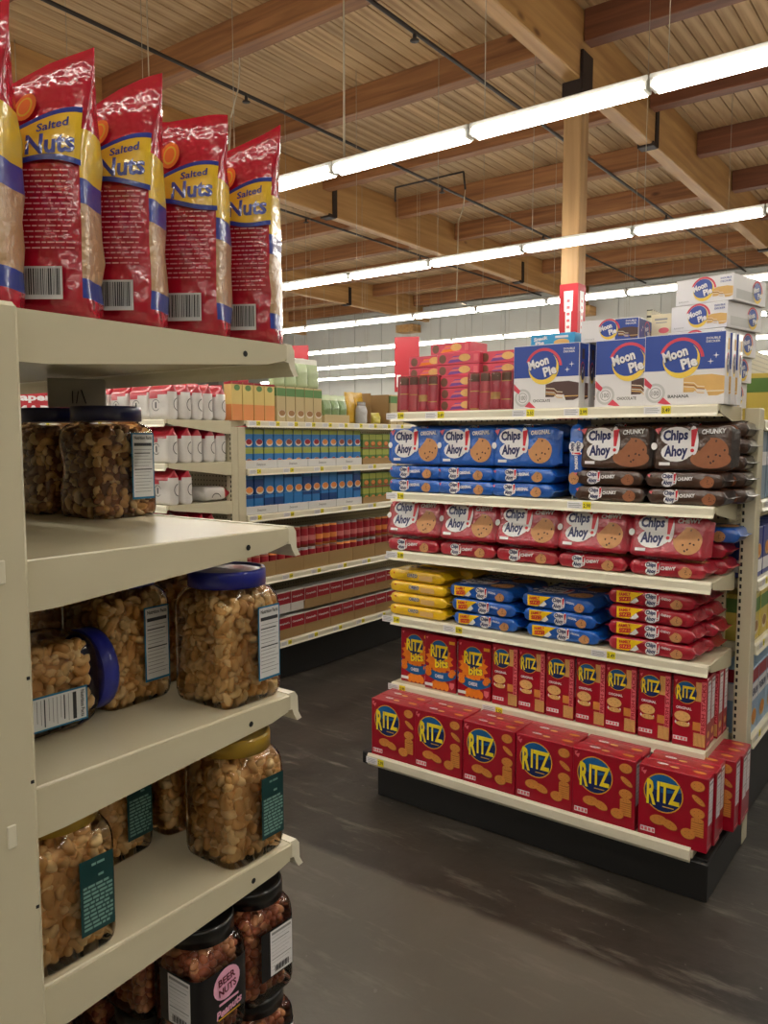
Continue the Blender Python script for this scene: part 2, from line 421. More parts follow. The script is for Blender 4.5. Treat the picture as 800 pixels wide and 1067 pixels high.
# ------------------------------------------------------------------ fluorescent strip lights
TUBE = emit('fluorescent_tube', TUBE_COLOUR, TUBE_STRENGTH)
LWHITE = mat('lamp_housing', srgb(225, 225, 220), .4)
lt = Proto('strip_light', 'light')
L = 1.215
lt.part('housing', MB().cbox(-L / 2 + .004, L / 2 - .004, -.045, .045, .029, .066, LWHITE, .006))
for sy in (-.036, .036):
    lt.part('tube', MB().cyl((-L / 2 + .035, sy, 0), (L / 2 - .035, sy, 0), .028, TUBE, 10))
for sx_ in (-1, 1):
    lt.part('lamp_holder', MB().cbox(sx_ * (L / 2 - .022) - .012, sx_ * (L / 2 - .022) + .012, -.05, .05, -.02, .032, LWHITE, .003))
lt.part('hanger', MB().cyl((-L / 2 + .1, 0, .066), (-L / 2 + .1, 0, 2.5), .003, mat('wire', srgb(170, 160, 140), .5), 5))
rows = [4.85, 8.03, 11.22, 14.4, 17.6, 20.8, 1.66, -1.53, -4.72]
for r, y in enumerate(rows):
    for i in range(-5, 16):
        xc = -1.66 - L / 2 - i * L
        inview = r < 6 and -2 <= i
        if inview: lab = 'white fluorescent strip light in the %s row from the camera, %s tube length %s' % (ORD[r], ORD[i + 2], 'counting leftward')
        else: lab = 'white fluorescent strip light overhead, outside the picture'
        lt.place((xc, y, 3.485), lab, 'fluorescent strip lights in hanging rows')
# chain and cords hanging from the roof
CORD = mat('cord_pale', srgb(190, 176, 150), .6)
def cord(x, y, z0, z1, label):
    mb = MB(); p = [(x, y, z1), (x + .004, y, (z0 + z1) / 2), (x, y, z0)]
    for a, b in zip(p, p[1:]): mb.cyl(a, b, .006, CORD, 6)
    tag(obj('hanging_cord', mb), label, 'cord', 'cords hanging from the roof')
cord(-9.24, 5.2, 2.6, ZC, 'thin pale cord hanging from the roof, leftmost above the bags of nuts')
cord(-6.79, 5.2, 2.6, ZC, 'thin pale cord hanging from the roof between the two left bags')
cord(-4.0, 4.85, 3.57, ZC, 'pale chain hanging down to the nearest light row')
def cable(pts, label):
    mb = MB()
    for a, b in zip(pts, pts[1:]): mb.cyl(a, b, .008, CORD, 6)
    tag(obj('kinked_cord', mb), label, 'cord', 'cords hanging from the roof')
cable([(-6.93, 6.55, 5.9), (-6.92, 6.55, 5.62), (-6.945, 6.55, 5.4), (-7.08, 6.55, 5.1), (-7.12, 6.55, 4.7)], 'kinked pale cable dangling from the roof above the third bag')
cable([(-6.565, 10.9, 5.27), (-6.6, 10.9, 5.0), (-6.68, 10.9, 4.82), (-6.708, 10.9, 3.6), (-6.70, 11.2, 3.58)], 'pale cable dropping from the bent conduit to a light row')

# ================================================================== SHELVING
def peg_mat():
    m = mat('pegboard', srgb(196, 188, 160), .5)
    nt = m.node_tree; n = nt.nodes; l = nt.links; p = n['Principled BSDF']
    tc = n.new('ShaderNodeTexCoord'); v = n.new('ShaderNodeTexVoronoi'); v.inputs['Scale'].default_value = 40; v.inputs['Randomness'].default_value = 0
    mp = n.new('ShaderNodeMapping'); mp.inputs['Scale'].default_value = (1, 0, 1); l.new(tc.outputs['Object'], mp.inputs[0]); l.new(mp.outputs[0], v.inputs['Vector'])
    r = n.new('ShaderNodeValToRGB'); r.color_ramp.interpolation = 'CONSTANT'; r.color_ramp.elements[1].position = .16
    r.color_ramp.elements[0].color = (.03, .03, .025, 1); r.color_ramp.elements[1].color = srgb(196, 188, 160)
    l.new(v.outputs['Distance'], r.inputs['Fac']); l.new(r.outputs['Color'], p.inputs['Base Color'])
    return m
PEG = peg_mat()
tagw = MB(); tagw.M = FRONT; tagw.rect(-.045, .012, -.013, .013, .0002, PWHITE)
for q in (-.006, .0, .006): tagw.rect(-.04, .006 - abs(q), q - .001, q + .001, .0004, GREY)
tagw = tagw.mesh('tag_paper')
def tag_yellow(s):
    mb = MB(); mb.M = FRONT; mb.rect(.012, .042, -.014, .014, .0003, YTAG); mb.text(s, .027, 0, .024, .014, .0006, DGREY, .02)
    return mb.mesh('price_tag')
YT = [tag_yellow(s) for s in ('2.99', '3.49', '2.50')]
def shelf(unit, zs, x0, x1, yf, yb, tags=(), hf=.026, hb=.05, hole=False, channel=True):
    s = obj('shelf', MB().cbox(x0 + .003, x1 - .003, yf + .003, yb, zs - .02, zs, CREAM, .002), unit)
    if channel:
        pr = [(yf + .008, zs + .001), (yf - .004, zs + .0005), (yf - .009, zs - .006), (yf - .010, zs - .026), (yf - .016, zs - .036), (yf - .008, zs - .037), (yf - .002, zs - .028), (yf + .001, zs - .021), (yf + .008, zs - .02)]
        obj('price_channel', MB().prism(pr, 0, x0 + .004, x1 - .004, CREAM2), s)
    for sx, xx in ((-1, x0), (1, x1)):
        xa, xb = (xx, xx + .003) if sx < 0 else (xx - .003, xx)
        mb = MB().prism([(yf + .010, zs - .001), (yb, zs - .001), (yb, zs - hb), (yb - .03, zs - hb), (yf + .04, zs - hf), (yf + .012, zs - hf + .006)], 0, xa, xb, CREAM)
        xo = xx - .0006 if sx < 0 else xx + .0006
        if hole: mb.add([(xo, yf + .075 + .0035 * math.cos(t), zs - .017 + .0035 * math.sin(t)) for t in [i * PI / 4 for i in range(8)]], [tuple(range(8))], SLOT)
        obj('bracket', mb, s)
    for (tx, k) in tags:
        obj('tag_paper', tagw, s, (tx, yf - .0105, zs - .016)); obj('price_tag', YT[k % 3], s, (tx, yf - .0105, zs - .016))
    return s
def slots(parent, x, y, z0, z1, nx=1):
    mb = MB(); z = z0
    while z < z1: mb.box(x - .0035, x + .0035, y - .0008, y, z, z + .014, SLOT); z += .0254
    o = obj('slot_row', mb, parent, kind='stuff')
    return o

# ---------------------------------------------------------------- right-hand shelf end (faces -Y)
RX0, RX1, RY, RB = -1.916, -0.652, 2.62, 2.90
re = empty('end_shelf_unit', (RX0, RY, 0)); tag(re, 'cream metal shelf end stacked with cookies and red cracker boxes', 'shelf unit')
W = RX1 - RX0
S1, S2, S3, S4, S5, S6 = 1.532, 1.210, .968, .698, .413, .152
lx = lambda X: X - RX0
shelf(re, S1, 0, W, 0, .285, [(lx(-1.89), 0), (lx(-1.70), 1), (lx(-1.32), 2), (lx(-1.12), 0), (lx(-.84), 1)], .03, .062)
shelf(re, S2, 0, W, 0, .285, [(lx(-1.89), 0), (lx(-1.10), 0)], .03, .062)
shelf(re, S3, 0, W, 0, .285, [(lx(-1.89), 0)], .03, .062)
shelf(re, S4, 0, W, 0, .285, [(lx(-1.91), 1), (lx(-1.61), 0), (lx(-1.00), 1)], .03, .062)
shelf(re, S5, 0, W, 0, .285, [(lx(-1.88), 0), (lx(-1.43), 2)], .03, .062)
# deep base: black kick box, deck and lip
kb = obj('base', MB().cbox(lx(-1.862), lx(-.5945), 2.452 - RY, 2.955 - RY, 0, .125, BLACK, .004).cbox(lx(-1.862) , lx(-.596), 2.47 - RY, 2.955 - RY, .125, S6 - .022, BLACK, .003), re)
dk = obj('base_deck', MB().cbox(lx(-1.90), lx(-.64), 2.452 - RY, .285, S6 - .022, S6, CREAM, .002), re)
pr = [(2.455 - RY, S6 + .012), (2.448 - RY, S6 + .014), (2.440 - RY, S6 + .006), (2.438 - RY, S6 - .022), (2.446 - RY, S6 - .034), (2.452 - RY, S6 - .022)]
obj('price_channel', MB().prism(pr, 0, lx(-1.905), lx(-.646), CREAM2), dk)
obj('tag_paper', tagw, dk, (lx(-1.862), 2.4375 - RY, S6 - .01)); obj('price_tag', YT[0], dk, (lx(-1.862), 2.4375 - RY, S6 - .01))
obj('bumper', MB().cbox(lx(-1.935), lx(-1.90), 2.446 - RY, 2.53 - RY, S6 - .035, S6 + .015, BLACK, .004), re)
for xx in (RX0 - .0, -.640):
    p = obj('upright', MB().cbox(lx(xx), lx(xx) + .048, RB - RY, RB - RY + .07, 0, S1 - .004, CREAM, .003), re)
    slots(p, lx(xx) + .009, RB - RY - .0005, .2, 1.48)
obj('back_panel', MB().box(.045, W - .03, RB - RY + .015, RB - RY + .03, .12, S1 - .03, PEG), re)

# ---------------------------------------------------------------- left-hand shelf end (faces +Y, seen from its side)
LX, LYT, LYP = -.661, .702, .36
le = empty('end_shelf_unit', (LX, LYT, 0), (0, 0, PI)); tag(le, 'cream metal shelf end in the foreground holding bags and jars of nuts', 'shelf unit')
A1, A2, A3, A4, A5 = 1.533, 1.315, 1.108, .917, .447
for z in (A1, A2, A3, A4): shelf(le, z, 0, 1.26, 0, LYT - LYP - .001, [(.3, 0), (.8, 1)], .026, .046, hole=True)
shelf(le, A5, 0, 1.26, 0, LYT - LYP - .001, [(.3, 0)], .026, .046, hole=True)
obj('base', MB().cbox(-.03, 1.29, -.13, LYT - LYP + .08, 0, .14, BLACK, .004), le)
obj('base_deck', MB().cbox(-.03, 1.29, -.14, LYT - LYP, .14, .165, CREAM, .003), le)
for xx in (-.012, 1.225):
    p = obj('upright', MB().cbox(xx, xx + .048, LYT - LYP, LYT - LYP + .14, 0, A1 + .002, CREAM, .004), le)
    # embossed slot marks and small screw holes on the side face
    if xx < 0:
        mb = MB()
        for zz in (1.07, 1.30): mb.cbox(xx - .0015, xx + .001, LYT - LYP + .022, LYT - LYP + .030, zz, zz + .02, CREAM2, .0007)
        for zz in (1.12, 1.213, 1.005): mb.cbox(xx - .0006, xx + .001, LYT - LYP + .004, LYT - LYP + .007, zz, zz + .003, SLOT, .0003)
        obj('slot_mark', mb, p, kind='stuff')
obj('back_panel', MB().box(.035, 1.23, LYT - LYP + .01, LYT - LYP + .03, .15, A1 - .03, PEG), le)

# ---------------------------------------------------------------- farther aisle shelves (run faces +X) and their end unit (faces -Y)
GX = -3.2
gr = empty('aisle_shelf_unit', (GX, 3.03, 0), (0, 0, PI / 2)); tag(gr, 'long cream aisle shelving of cartons and cans beyond the left jars', 'shelf unit')
G1, G2_, G3, G4, G5 = 1.527, 1.262, 1.005, .643, .25
GL = 3.6
for z, k in ((G1, .19), (G2_, .33), (G3, .33), (G4, .31), (G5, .29)):
    shelf(gr, z, 0, GL, 0, .40, [(.06 + k * i * .8, i) for i in range(10)], .03, .05)
for xx in (-.10, GL):
    obj('upright', MB().cbox(xx + .043, xx + .1, 0.0, .05, 0, G1 - .035, CREAM, .003), gr)
obj('base', MB().cbox(-.05, GL + .1, .06, .50, 0, G5 - .03, BLACK, .004), gr)
obj('back_panel', MB().box(0, GL, .41, .43, .1, 1.5, PEG), gr)
ge = empty('end_shelf_unit', (GX - 1.26, 2.50, 0)); tag(ge, 'cream shelf end of red and white bags behind the mixed nut jars', 'shelf unit')
E1, E2, E3, E4, E5 = 1.523, 1.305, 1.095, .86, .55
for z in (E1, E2, E3, E4, E5): shelf(ge, z, 0, 1.26, 0, .425, [(.2, 0), (.7, 1)], .028, .07)
obj('base', MB().cbox(0, 1.26, -.08, .43, 0, .14, BLACK, .004), ge)
for xx in (0, 1.212):
    p = obj('upright', MB().cbox(xx, xx + .048, .426, .472, 0, 1.49, CREAM, .003), ge)
obj('back_panel', MB().box(.045, 1.2, .435, .45, .14, 1.5, PEG), ge)
slots(ge, 1.252, .425, .2, 1.48)

# ---------------------------------------------------------------- aisle shelves to the right of the shelf end (run faces +X)
rr = empty('aisle_shelf_unit', (-.60, 2.98, 0), (0, 0, PI / 2)); tag(rr, 'cream aisle shelving at the right edge behind the upright', 'shelf unit')
T = (1.49, 1.21, .93, .70, .36)
for z in T: shelf(rr, z, 0, 2.4, 0, .38, [(.10, 0), (.30, 1), (.6, 2), (1.0, 0)], .03, .05)
obj('base', MB().cbox(0, 2.4, .03, .5, 0, .32, BLACK, .004), rr)
obj('back_panel', MB().box(0, 2.4, .39, .41, .1, 1.9, PEG), rr)

# ================================================================== PRODUCTS: print helpers
RED = mat('box_red', srgb(164, 8, 38), .32, coat=.25)
RITZB = mat('print_navy', srgb(20, 40, 100), .35)
RITZB2 = mat('print_blue', srgb(20, 96, 160), .35)
GOLD = mat('print_gold', srgb(226, 170, 40), .4)
RYEL = mat('print_yellow', srgb(248, 222, 40), .35)
CRK = mat('print_cracker', srgb(214, 140, 62), .5, var=.22, vscale=60)
CRKL = mat('print_cracker_light', srgb(226, 180, 110), .5, var=.2, vscale=80)
CRKD = mat('print_cracker_dark', srgb(150, 88, 40), .5)

ORNG = mat('print_orange', srgb(236, 130, 30), .4, var=.15, vscale=70)
def ritz_logo(mb, u, v, a, b, w):
    mb.ell(u, v, a * 1.06, b * 1.06, w, GOLD, n=28); mb.ell(u, v, a, b, w + .0003, RITZB, n=28)
    mb.arc(u, v, 0, a, .25, PI - .25, w + .0005, RITZB2, ey=b / a)
    for (dx, dy, m, bo, dw) in ((.0015, -.0015, RITZB, .07, .0007), (0, 0, RYEL, .035, .001)):
        mb.text('R', u - a * .64 + dx, v + dy - b * .06, a * .50, b * 1.36, w + dw, m, bo)
        mb.text('ITZ', u + a * .28 + dx, v + dy + b * .04, a * 1.22, b * 1.12, w + dw, m, bo)
def cracker(mb, u, v, a, b, w, rot=0, m=None):
    mb.ell(u + .001, v - .0015, a, b, w, CRKD, rot, 16); mb.ell(u, v, a, b, w + .0002, m or CRK, rot, 16)
    for k in range(5):
        t = k * 2 * PI / 5; c, q = math.cos(rot), math.sin(rot); x, y = a * .5 * math.cos(t), b * .5 * math.sin(t)
        mb.ell(u + x * c - y * q, v + x * q + y * c, .0014, .001, w + .0004, CRKD, 0, 6)
def nutri(mb, u0, u1, v0, v1, w, paper=PWHITE, ink=DGREY, lines=9):
    mb.rect(u0, u1, v0, v1, w, paper); W_ = u1 - u0; H_ = v1 - v0
    mb.rect(u0 + W_ * .06, u1 - W_ * .06, v1 - H_ * .10, v1 - H_ * .045, w + .0002, ink)
    for i in range(lines):
        vv = v1 - H_ * (.16 + .8 * i / lines); th = H_ * (.018 if i in (1, 6) else .006)
        mb.rect(u0 + W_ * .06, u1 - W_ * (.06 + .25 * ((i * 7) % 3) / 3), vv - th, vv, w + .0002, ink)

# ---- large red cracker box
def big_box():
    w_, h, d = .213, .238, .062; P = Proto('cracker_box', 'box')
    P.part('carton', MB().cbox(-w_ / 2, w_ / 2, -d / 2, d / 2, 0, h, RED, .0022))
    mb = MB(); mb.M = FRONT; o = d / 2 + .0003; ritz_logo(mb, -.029, .158, .058, .060, o)
    mb.rect(-.03, .005, .114, .117, o + .0012, GOLD); P.part('logo', mb)
    mb = MB(); mb.M = FRONT
    cracker(mb, .074, .208, .021, .016, o, .1); cracker(mb, .078, .164, .023, .009, o, -.6); cracker(mb, .076, .122, .022, .016, o, .05)
    mb.rect(.058, .096, .048, .098, o, CRK)
    for i in range(6): mb.rect(.058, .096, .055 + i * .007, .056 + i * .007, o + .0002, CRKD)
    cracker(mb, .077, .1, .019, .008, o + .0003); cracker(mb, .05, .05, .022, .017, o + .0006)
    P.part('cracker_picture', mb); mb = MB(); mb.M = FRONT
    cracker(mb, -.042, .068, .027, .016, o, .1); cracker(mb, -.008, .062, .026, .014, o + .0006, -.3)
    P.part('cracker_pair_picture', mb)
    mb = MB(); mb.M = FRONT
    mb.rect(-.098, -.052, .020, .036, o, PWHITE)
    for i in range(4): mb.rect(-.096 + i * .0115, -.088 + i * .0115, .023, .033, o + .0002, PINK)
    P.part('maker_mark', (lambda q: (setattr(q, 'M', FRONT), q.poly([(-.098, .216), (-.082, .222), (-.088, .206)], o, PINK), q.poly([(-.1, .226), (-.09, .229), (-.099, .212)], o, PINK), q)[3])(MB())); P.part('small_print', mb)
    for Mx in (RIGHT, LEFT):
        mb = MB(); mb.M = Mx; o2 = w_ / 2 + .0003; nutri(mb, -.022, .022, .085, .226, o2, PWHITE, GREY); mb.rect(-.02, .02, .012, .017, o2, PINK)
        P.part('side_panel_print', mb)
    mb = MB(); mb.M = TOP; o3 = h + .0003
    mb.ell(-.045, .008, .019, .007, o3, PWHITE); mb.ell(-.005, .0, .014, .007, o3, CRKL); P.part('top_cracker_print', (lambda q: q.ell(.07, .005, .02, .009, o3, CRK))(MB())); mb.text('RITZ', -.045, .008, .02, .005, o3 + .0002, RED)
    P.part('top_print', mb)
    return P
BIG = big_box()
edges = [-1.902, -1.689, -1.481, -1.255, -1.045, -.820, -.592]
for i in range(6):
    cx = (edges[i] + edges[i + 1]) / 2
    for r in range(6):
        y = 2.462 + .031 + r * .0645
        dx = J(.004) + (0 if r < 3 else .012 + (.022 if i == 5 else 0))
        if r == 0: lab = 'large red cracker box in the front row on the base deck, %s from left' % ORD[i]
        else: lab = 'large red cracker box on the base deck, %s behind the %s front box' % (ORD[r - 1], ORD[i])
        BIG.place((cx + dx, y, S6 + .0005), lab, 'large red cracker boxes on the base deck', (0, 0, J(.006)))
# ---- snack-size cracker box with blue banner
def bits_box():
    w_, h, d = .148, .226, .055; P = Proto('bite_cracker_box', 'box'); o = d / 2 + .0003
    P.part('carton', MB().cbox(-w_ / 2, w_ / 2, -d / 2, d / 2, 0, h, RED, .002))
    mb = MB(); mb.M = FRONT; pts = []
    for i in range(28):
        t = 2 * PI * i / 28; r = 1 if i % 2 else .78; pts.append((-.004 + .068 * r * math.cos(t), .125 + .062 * r * math.sin(t)))
    mb.poly(pts, o, ORNG); mb.ell(-.004, .163, .043, .044, o + .0003, GOLD); mb.ell(-.004, .163, .041, .042, o + .0005, RITZB)
    mb.arc(-.004, .163, 0, .041, .3, PI - .3, o + .0006, RITZB2)
    for (dx, m, bo, dw) in ((.0015, RITZB, .08, .0008), (0, RYEL, .04, .0011)):
        mb.text('RITZ', -.004 + dx, .160, .082, .050, o + dw, m, bo); mb.text('bits', .006 + dx, .112, .064, .036, o + dw, m, bo, .1, .12)
    P.part('logo', mb)
    mb = MB(); mb.M = FRONT; f = lambda u: .058 + 4.5 * u * u
    mb.strip(-.074, .074, lambda u: f(u) - .02, lambda u: f(u) + .016, o + .0012, RITZB2, 12); mb.text('CHEESE', -.004, .058, .04, .014, o + .0015, PWHITE, .04)
    P.part('banner', mb)
    mb = MB(); mb.M = FRONT
    for (u, v, r) in ((-.056, .082, .015), (-.055, .066, .015), (.06, .084, .014), (.052, .072, .013)): cracker(mb, u, v, r, r * .85, o + .0018, 0, ORNG)
    for k in range(7): mb.ell(-.03 + k * .01, .018 + (k % 2) * .008, .012, .016, o, ORNG)
    mb.rect(-.072, -.035, .012, .024, o + .0016, PWHITE); mb.poly([(.045, .04), (.068, .04), (.066, .022), (.056, .012), (.046, .022)], o + .0014, PINK)
    mb.poly([(-.068, .212), (-.056, .216), (-.061, .204)], o, PINK); mb.rect(.042, .068, .196, .208, o, GOLD)
    P.part('cracker_picture', mb)
    mb = MB(); mb.M = RIGHT; nutri(mb, -.02, .02, .07, .21, w_ / 2 + .0003, PWHITE, GREY); P.part('side_panel_print', mb)
    return P
BITS = bits_box()
for i, (cx, dy) in enumerate(((-1.822, .026), (-1.688, .006), (-1.528, 0))):
    for r in range(3):
        BITS.place((cx + J(.002), 2.636 + .028 + dy + r * .0575, S5 + .0005),
                   'red box of bite crackers with blue banner, %s from left' % ORD[i] if r == 0 else 'red bite cracker box, %s behind the %s one from left' % (ORD[r - 1], ORD[i]), 'bite cracker boxes', (0, 0, J(.01)))
# ---- tall narrow cracker box
def tall_box():
    w_, h, d = .108, .236, .056; P = Proto('tall_cracker_box', 'box'); o = d / 2 + .0003
    P.part('carton', MB().cbox(-w_ / 2, w_ / 2, -d / 2, d / 2, 0, h, RED, .002))
    mb = MB(); mb.M = FRONT; ritz_logo(mb, -.012, .182, .034, .036, o + .0012); mb.text('ORIGINAL', -.018, .128, .05, .009, o, PWHITE, .03); P.part('logo', mb)
    mb = MB(); mb.M = FRONT
    mb.rect(.018, .052, .158, .222, o, CRKL); mb.rect(.015, .052, .008, .052, o, CRKL); mb.rect(.012, .04, .06, .088, o, CRK)
    for i in range(9): mb.rect(.016 + i * .004, .017 + i * .004, .008, .052, o + .0002, CRKD)
    for i in range(8): mb.rect(.019 + i * .004, .020 + i * .004, .158, .222, o + .0002, CRK)
    mb.ell(-.022, .078, .024, .012, o, PWHITE); mb.ell(-.022, .084, .021, .009, o + .0002, RED); cracker(mb, -.022, .1, .026, .017, o + .0006, 0, CRKL); cracker(mb, -.020, .074, .022, .008, o + .0004, 0, CRKL)
    P.part('cracker_picture', mb)
    mb = MB(); mb.M = FRONT; mb.rect(.036, .052, .05, .225, o + .0004, PINK); mb.text('FRESH STACKS', .044, .135, .165, .012, o + .0007, RED, .02, 0, PI / 2)
    mb.rect(-.05, -.004, .018, .031, o, PWHITE)
    for i in range(4): mb.rect(-.048 + i * .011, -.041 + i * .011, .0205, .0285, o + .0002, PINK)
    mb.poly([(-.05, .218), (-.04, .222), (-.044, .209)], o, PINK); P.part('small_print', mb)
    mb = MB(); mb.M = RIGHT; nutri(mb, -.018, .018, .085, .225, w_ / 2 + .0003, PWHITE, GREY); mb.ell(0, .045, .014, .012, w_ / 2 + .0003, CRKL); mb.rect(-.018, .018, .01, .02, w_ / 2 + .0003, PINK)
    P.part('side_panel_print', mb)
    mb = MB(); mb.M = TOP; mb.ell(.01, 0, .03, .012, h + .0003, CRKL); P.part('top_print', mb)
    return P
TALL = tall_box()
ed = [-1.449, -1.336, -1.224, -1.110, -1.000, -.888, -.772, -.657]
for i in range(7):
    for r in range(4 if i < 6 else 4):
        TALL.place(((ed[i] + ed[i + 1]) / 2 + J(.002) + (.006 if r > 1 else 0), 2.632 + .028 + r * .0585 + (.012 if r > 1 else 0), S5 + .0005),
                   'tall narrow red cracker box in the front row, %s from left' % ORD[i] if r == 0 else 'tall narrow red cracker box, %s behind the %s front one from left' % (ORD[r - 1], ORD[i]),
                   'tall narrow cracker boxes', (0, 0, J(.012)))
# ---- cookie packs
FB = film('film_blue', srgb(16, 92, 190)); FR = film('film_red', srgb(170, 18, 44)); FBR = film('film_brown', srgb(66, 40, 28)); FY = film('film_yellow', srgb(246, 198, 16))
FBD = film('film_brown_end', srgb(52, 44, 42)); NAVY = mat('logo_navy', srgb(28, 36, 92), .35); PRED = mat('logo_red', srgb(205, 30, 50), .35)
COOK = mat('print_cookie', srgb(196, 140, 90), .5, var=.15, vscale=60); COOKD = mat('print_cookie_brown', srgb(150, 92, 58), .5, var=.2, vscale=60); CHIP = mat('print_chip', srgb(62, 32, 22), .5)
YBAN = mat('print_family_yellow', srgb(250, 205, 20), .4)
def ahoy(mb, u, v, s, w):
    for (du, dv, a, b) in ((-.06, .24, .44, .27), (-.04, -.22, .43, .28), (.2, .02, .34, .4), (.44, .12, .13, .42)): mb.ell(u + du * s, v + dv * s, a * s, b * s, w, PWHITE, .05, 16)
    mb.text('Chips', u - .07 * s, v + .23 * s, .70 * s, .40 * s, w + .0005, NAVY, .045, .1, .05); mb.text('Ahoy', u - .05 * s, v - .23 * s, .68 * s, .42 * s, w + .0005, NAVY, .045, .1, .05)
    mb.poly([(u + .38 * s, v - .06 * s), (u + .36 * s, v + .42 * s), (u + .54 * s, v + .46 * s), (u + .46 * s, v - .06 * s)], w + .0005, PRED); mb.ell(u + .41 * s, v - .17 * s, .055 * s, .055 * s, w + .0005, PRED, 0, 10)
def cookie(mb, u, v, r, w, m, seed=1, squash=1.0):
    rnd = random.Random(seed); pts = []
    for i in range(22):
        t = 2 * PI * i / 22; pts.append((u + r * math.cos(t) * (1 + .03 * rnd.uniform(-1, 1)), v + squash * r * math.sin(t)))
    # bite out of the upper left
    bx, by = u - r * .8, v + r * .7 * squash
    pts = [(bx + (x - bx) * max(1, .62 * r / max(1e-6, math.hypot(x - bx, y - by))), by + (y - by) * max(1, .62 * r / max(1e-6, math.hypot(x - bx, y - by)))) for x, y in pts]
    mb.poly(pts, w, m)
    for i in range(9):
        t = rnd.uniform(0, 2 * PI); q = r * .8 * math.sqrt(rnd.random()); x, y = u + q * math.cos(t), v + squash * q * math.sin(t)
        if math.hypot(x - bx, y - by) > .75 * r: mb.ell(x, y, r * .09, r * .07 * squash, w + .0003, CHIP, rnd.random() * 3, 7)
def pack_proto(name, fm, endm, style, w_=.25, dep=.145, th=.053):
    P = Proto(name, 'cookies'); a, b = dep / 2, th / 2; N = 24
    def ring(x, sa, sb, zig=0):
        r = []
        for i in range(N):
            t = 2 * PI * i / N; c, s = math.cos(t), math.sin(t); e = .27
            y = a * sa * math.copysign(abs(c) ** e, c); z = b * sb * math.copysign(abs(s) ** e, s)
            nz = noise.noise(Vector((x * 40, y * 30, z * 40))) * .0022 if sb > .5 else 0
            r.append((x + (zig * (.0015 if i % 2 else -.0015)), y, b + z + nz * (1 if s > 0 else .2)))
        return r
    h = w_ / 2
    xs = [(-h - .016, .80, .03, 1), (-h - .003, .84, .06, 0), (-h + .004, .93, .72, 0), (-h + .016, .99, .96, 0)] + [(-h + .016 + (w_ - .032) * k / 6, 1, 1, 0) for k in range(1, 6)] + [(h - .016, .99, .96, 0), (h - .004, .93, .72, 0), (h + .003, .84, .06, 0), (h + .016, .80, .03, 1)]
    P.part('wrapper', MB().loft([ring(*q) for q in xs], fm, True, True, (lambda k, i: endm if k in (0, 1, 10, 11) else None) if endm else None))
    bulge = lambda v: (v.x, v.y, v.z + .0015)
    # broad face
    mb = MB(); mb.warp = bulge; o = th + .0002; pic = COOKD if style == 'chunky' else COOK
    if style == 'yellow':
        mb.text('OREO', -.01, .01, .13, .04, o + .001, NAVY, .05); mb.ell(.08, -.02, .03, .03, o, CRKL)
        P.part('broad_print', mb)
    else:
        mb.poly([(-.118, .06), (-.095, .066), (-.105, .042)], o, PINK); mb.ell(-.118, .004, .010, .012, o, PWHITE)
        ahoy(mb, -.042, .010, .112, o + .001); P.part('logo', mb)
        mb = MB(); mb.warp = bulge; cookie(mb, .068, -.014, .046, o, pic, 3)
        if style == 'chunky': mb.ell(.06, -.036, .062, .03, o - .0001, pic)
        P.part('cookie_picture', mb)
        mb = MB(); mb.warp = bulge
        mb.text({'chunky': 'CHUNKY', 'chewy': 'CHEWY', 'orig': 'ORIGINAL'}[style], .068, .052, .075, .016, o + .002, PWHITE, .04, .15, .06); mb.rect(-.1, -.065, -.058, -.048, o, PWHITE)
        P.part('flavour_print', mb)
    # long narrow edge
    mb = MB(); mb.M = FRONT; o = a + .0035; zc = b
    if style == 'yellow':
        mb.text('OREO', -.012, zc + .004, .052, .016, o + .001, PWHITE, .09, .1); mb.text('OREO', -.012, zc + .004, .05, .014, o + .0015, NAVY, .02, .1); mb.rect(.02, .085, zc - .012, zc + .008, o, CRKL); mb.poly([(-.11, zc + .01), (-.1, zc + .012), (-.104, zc + .002)], o, PRED)
        P.part('edge_print', mb)
    else:
        fam = name.startswith('family')
        if fam:
            mb.poly([(-.112, zc - .019), (-.112, zc + .02), (-.02, zc + .02), (-.045, zc + .004), (-.07, zc - .019)], o, YBAN)
            mb.poly([(-.045, zc + .004), (-.035, zc - .008), (-.048, zc - .018), (-.066, zc - .017)], o + .0003, PWHITE)
            mb.text('FAMILY', -.083, zc + .010, .042, .011, o + .0006, PRED, .04, .1, .12); mb.text('SIZE!', -.083, zc - .006, .042, .016, o + .0006, PRED, .06, .1, .12)
            ahoy(mb, .008, zc, .046, o + .0008); cookie(mb, .088, zc - .006, .02, o, COOK, 5, .8)
            mb.text('CHEWY' if style == 'chewy' else 'ORIGINAL', .055, zc + .008, .034, .008, o + .001, PWHITE, .03, .15, -.1)
        else:
            mb.poly([(-.115, zc + .015), (-.103, zc + .017), (-.108, zc + .006)], o, PINK)
            ahoy(mb, -.045, zc, .046, o + .0008); cookie(mb, .062 if style != 'chunky' else .075, zc - .004, .022, o, pic, 5, .85)
            mb.text({'chunky': 'CHUNKY', 'chewy': 'CHEWY', 'orig': 'ORIGINAL'}[style], .008, zc + .005, .05, .012, o + .001, PWHITE, .05, .15, .06)
        P.part('edge_print', mb)
    return P
PB = pack_proto('cookie_pack', FB, None, 'orig'); PBR = pack_proto('cookie_pack', FBR, FBD, 'chunky', .245); PR = pack_proto('cookie_pack', FR, None, 'chewy', .245)
PYL = pack_proto('cookie_pack', FY, None, 'yellow', .27, .14, .047); PFB = pack_proto('family_cookie_pack', FB, None, 'orig', .275, .145, .053); PFR = pack_proto('family_cookie_pack', FR, None, 'chewy', .285, .145, .053)
def flat(P, x, yf, z, label, group, jit=.003, a=.0725): P.place((x + J(jit), yf + a + J(.003), z), label, group, (0, 0, J(.012)))
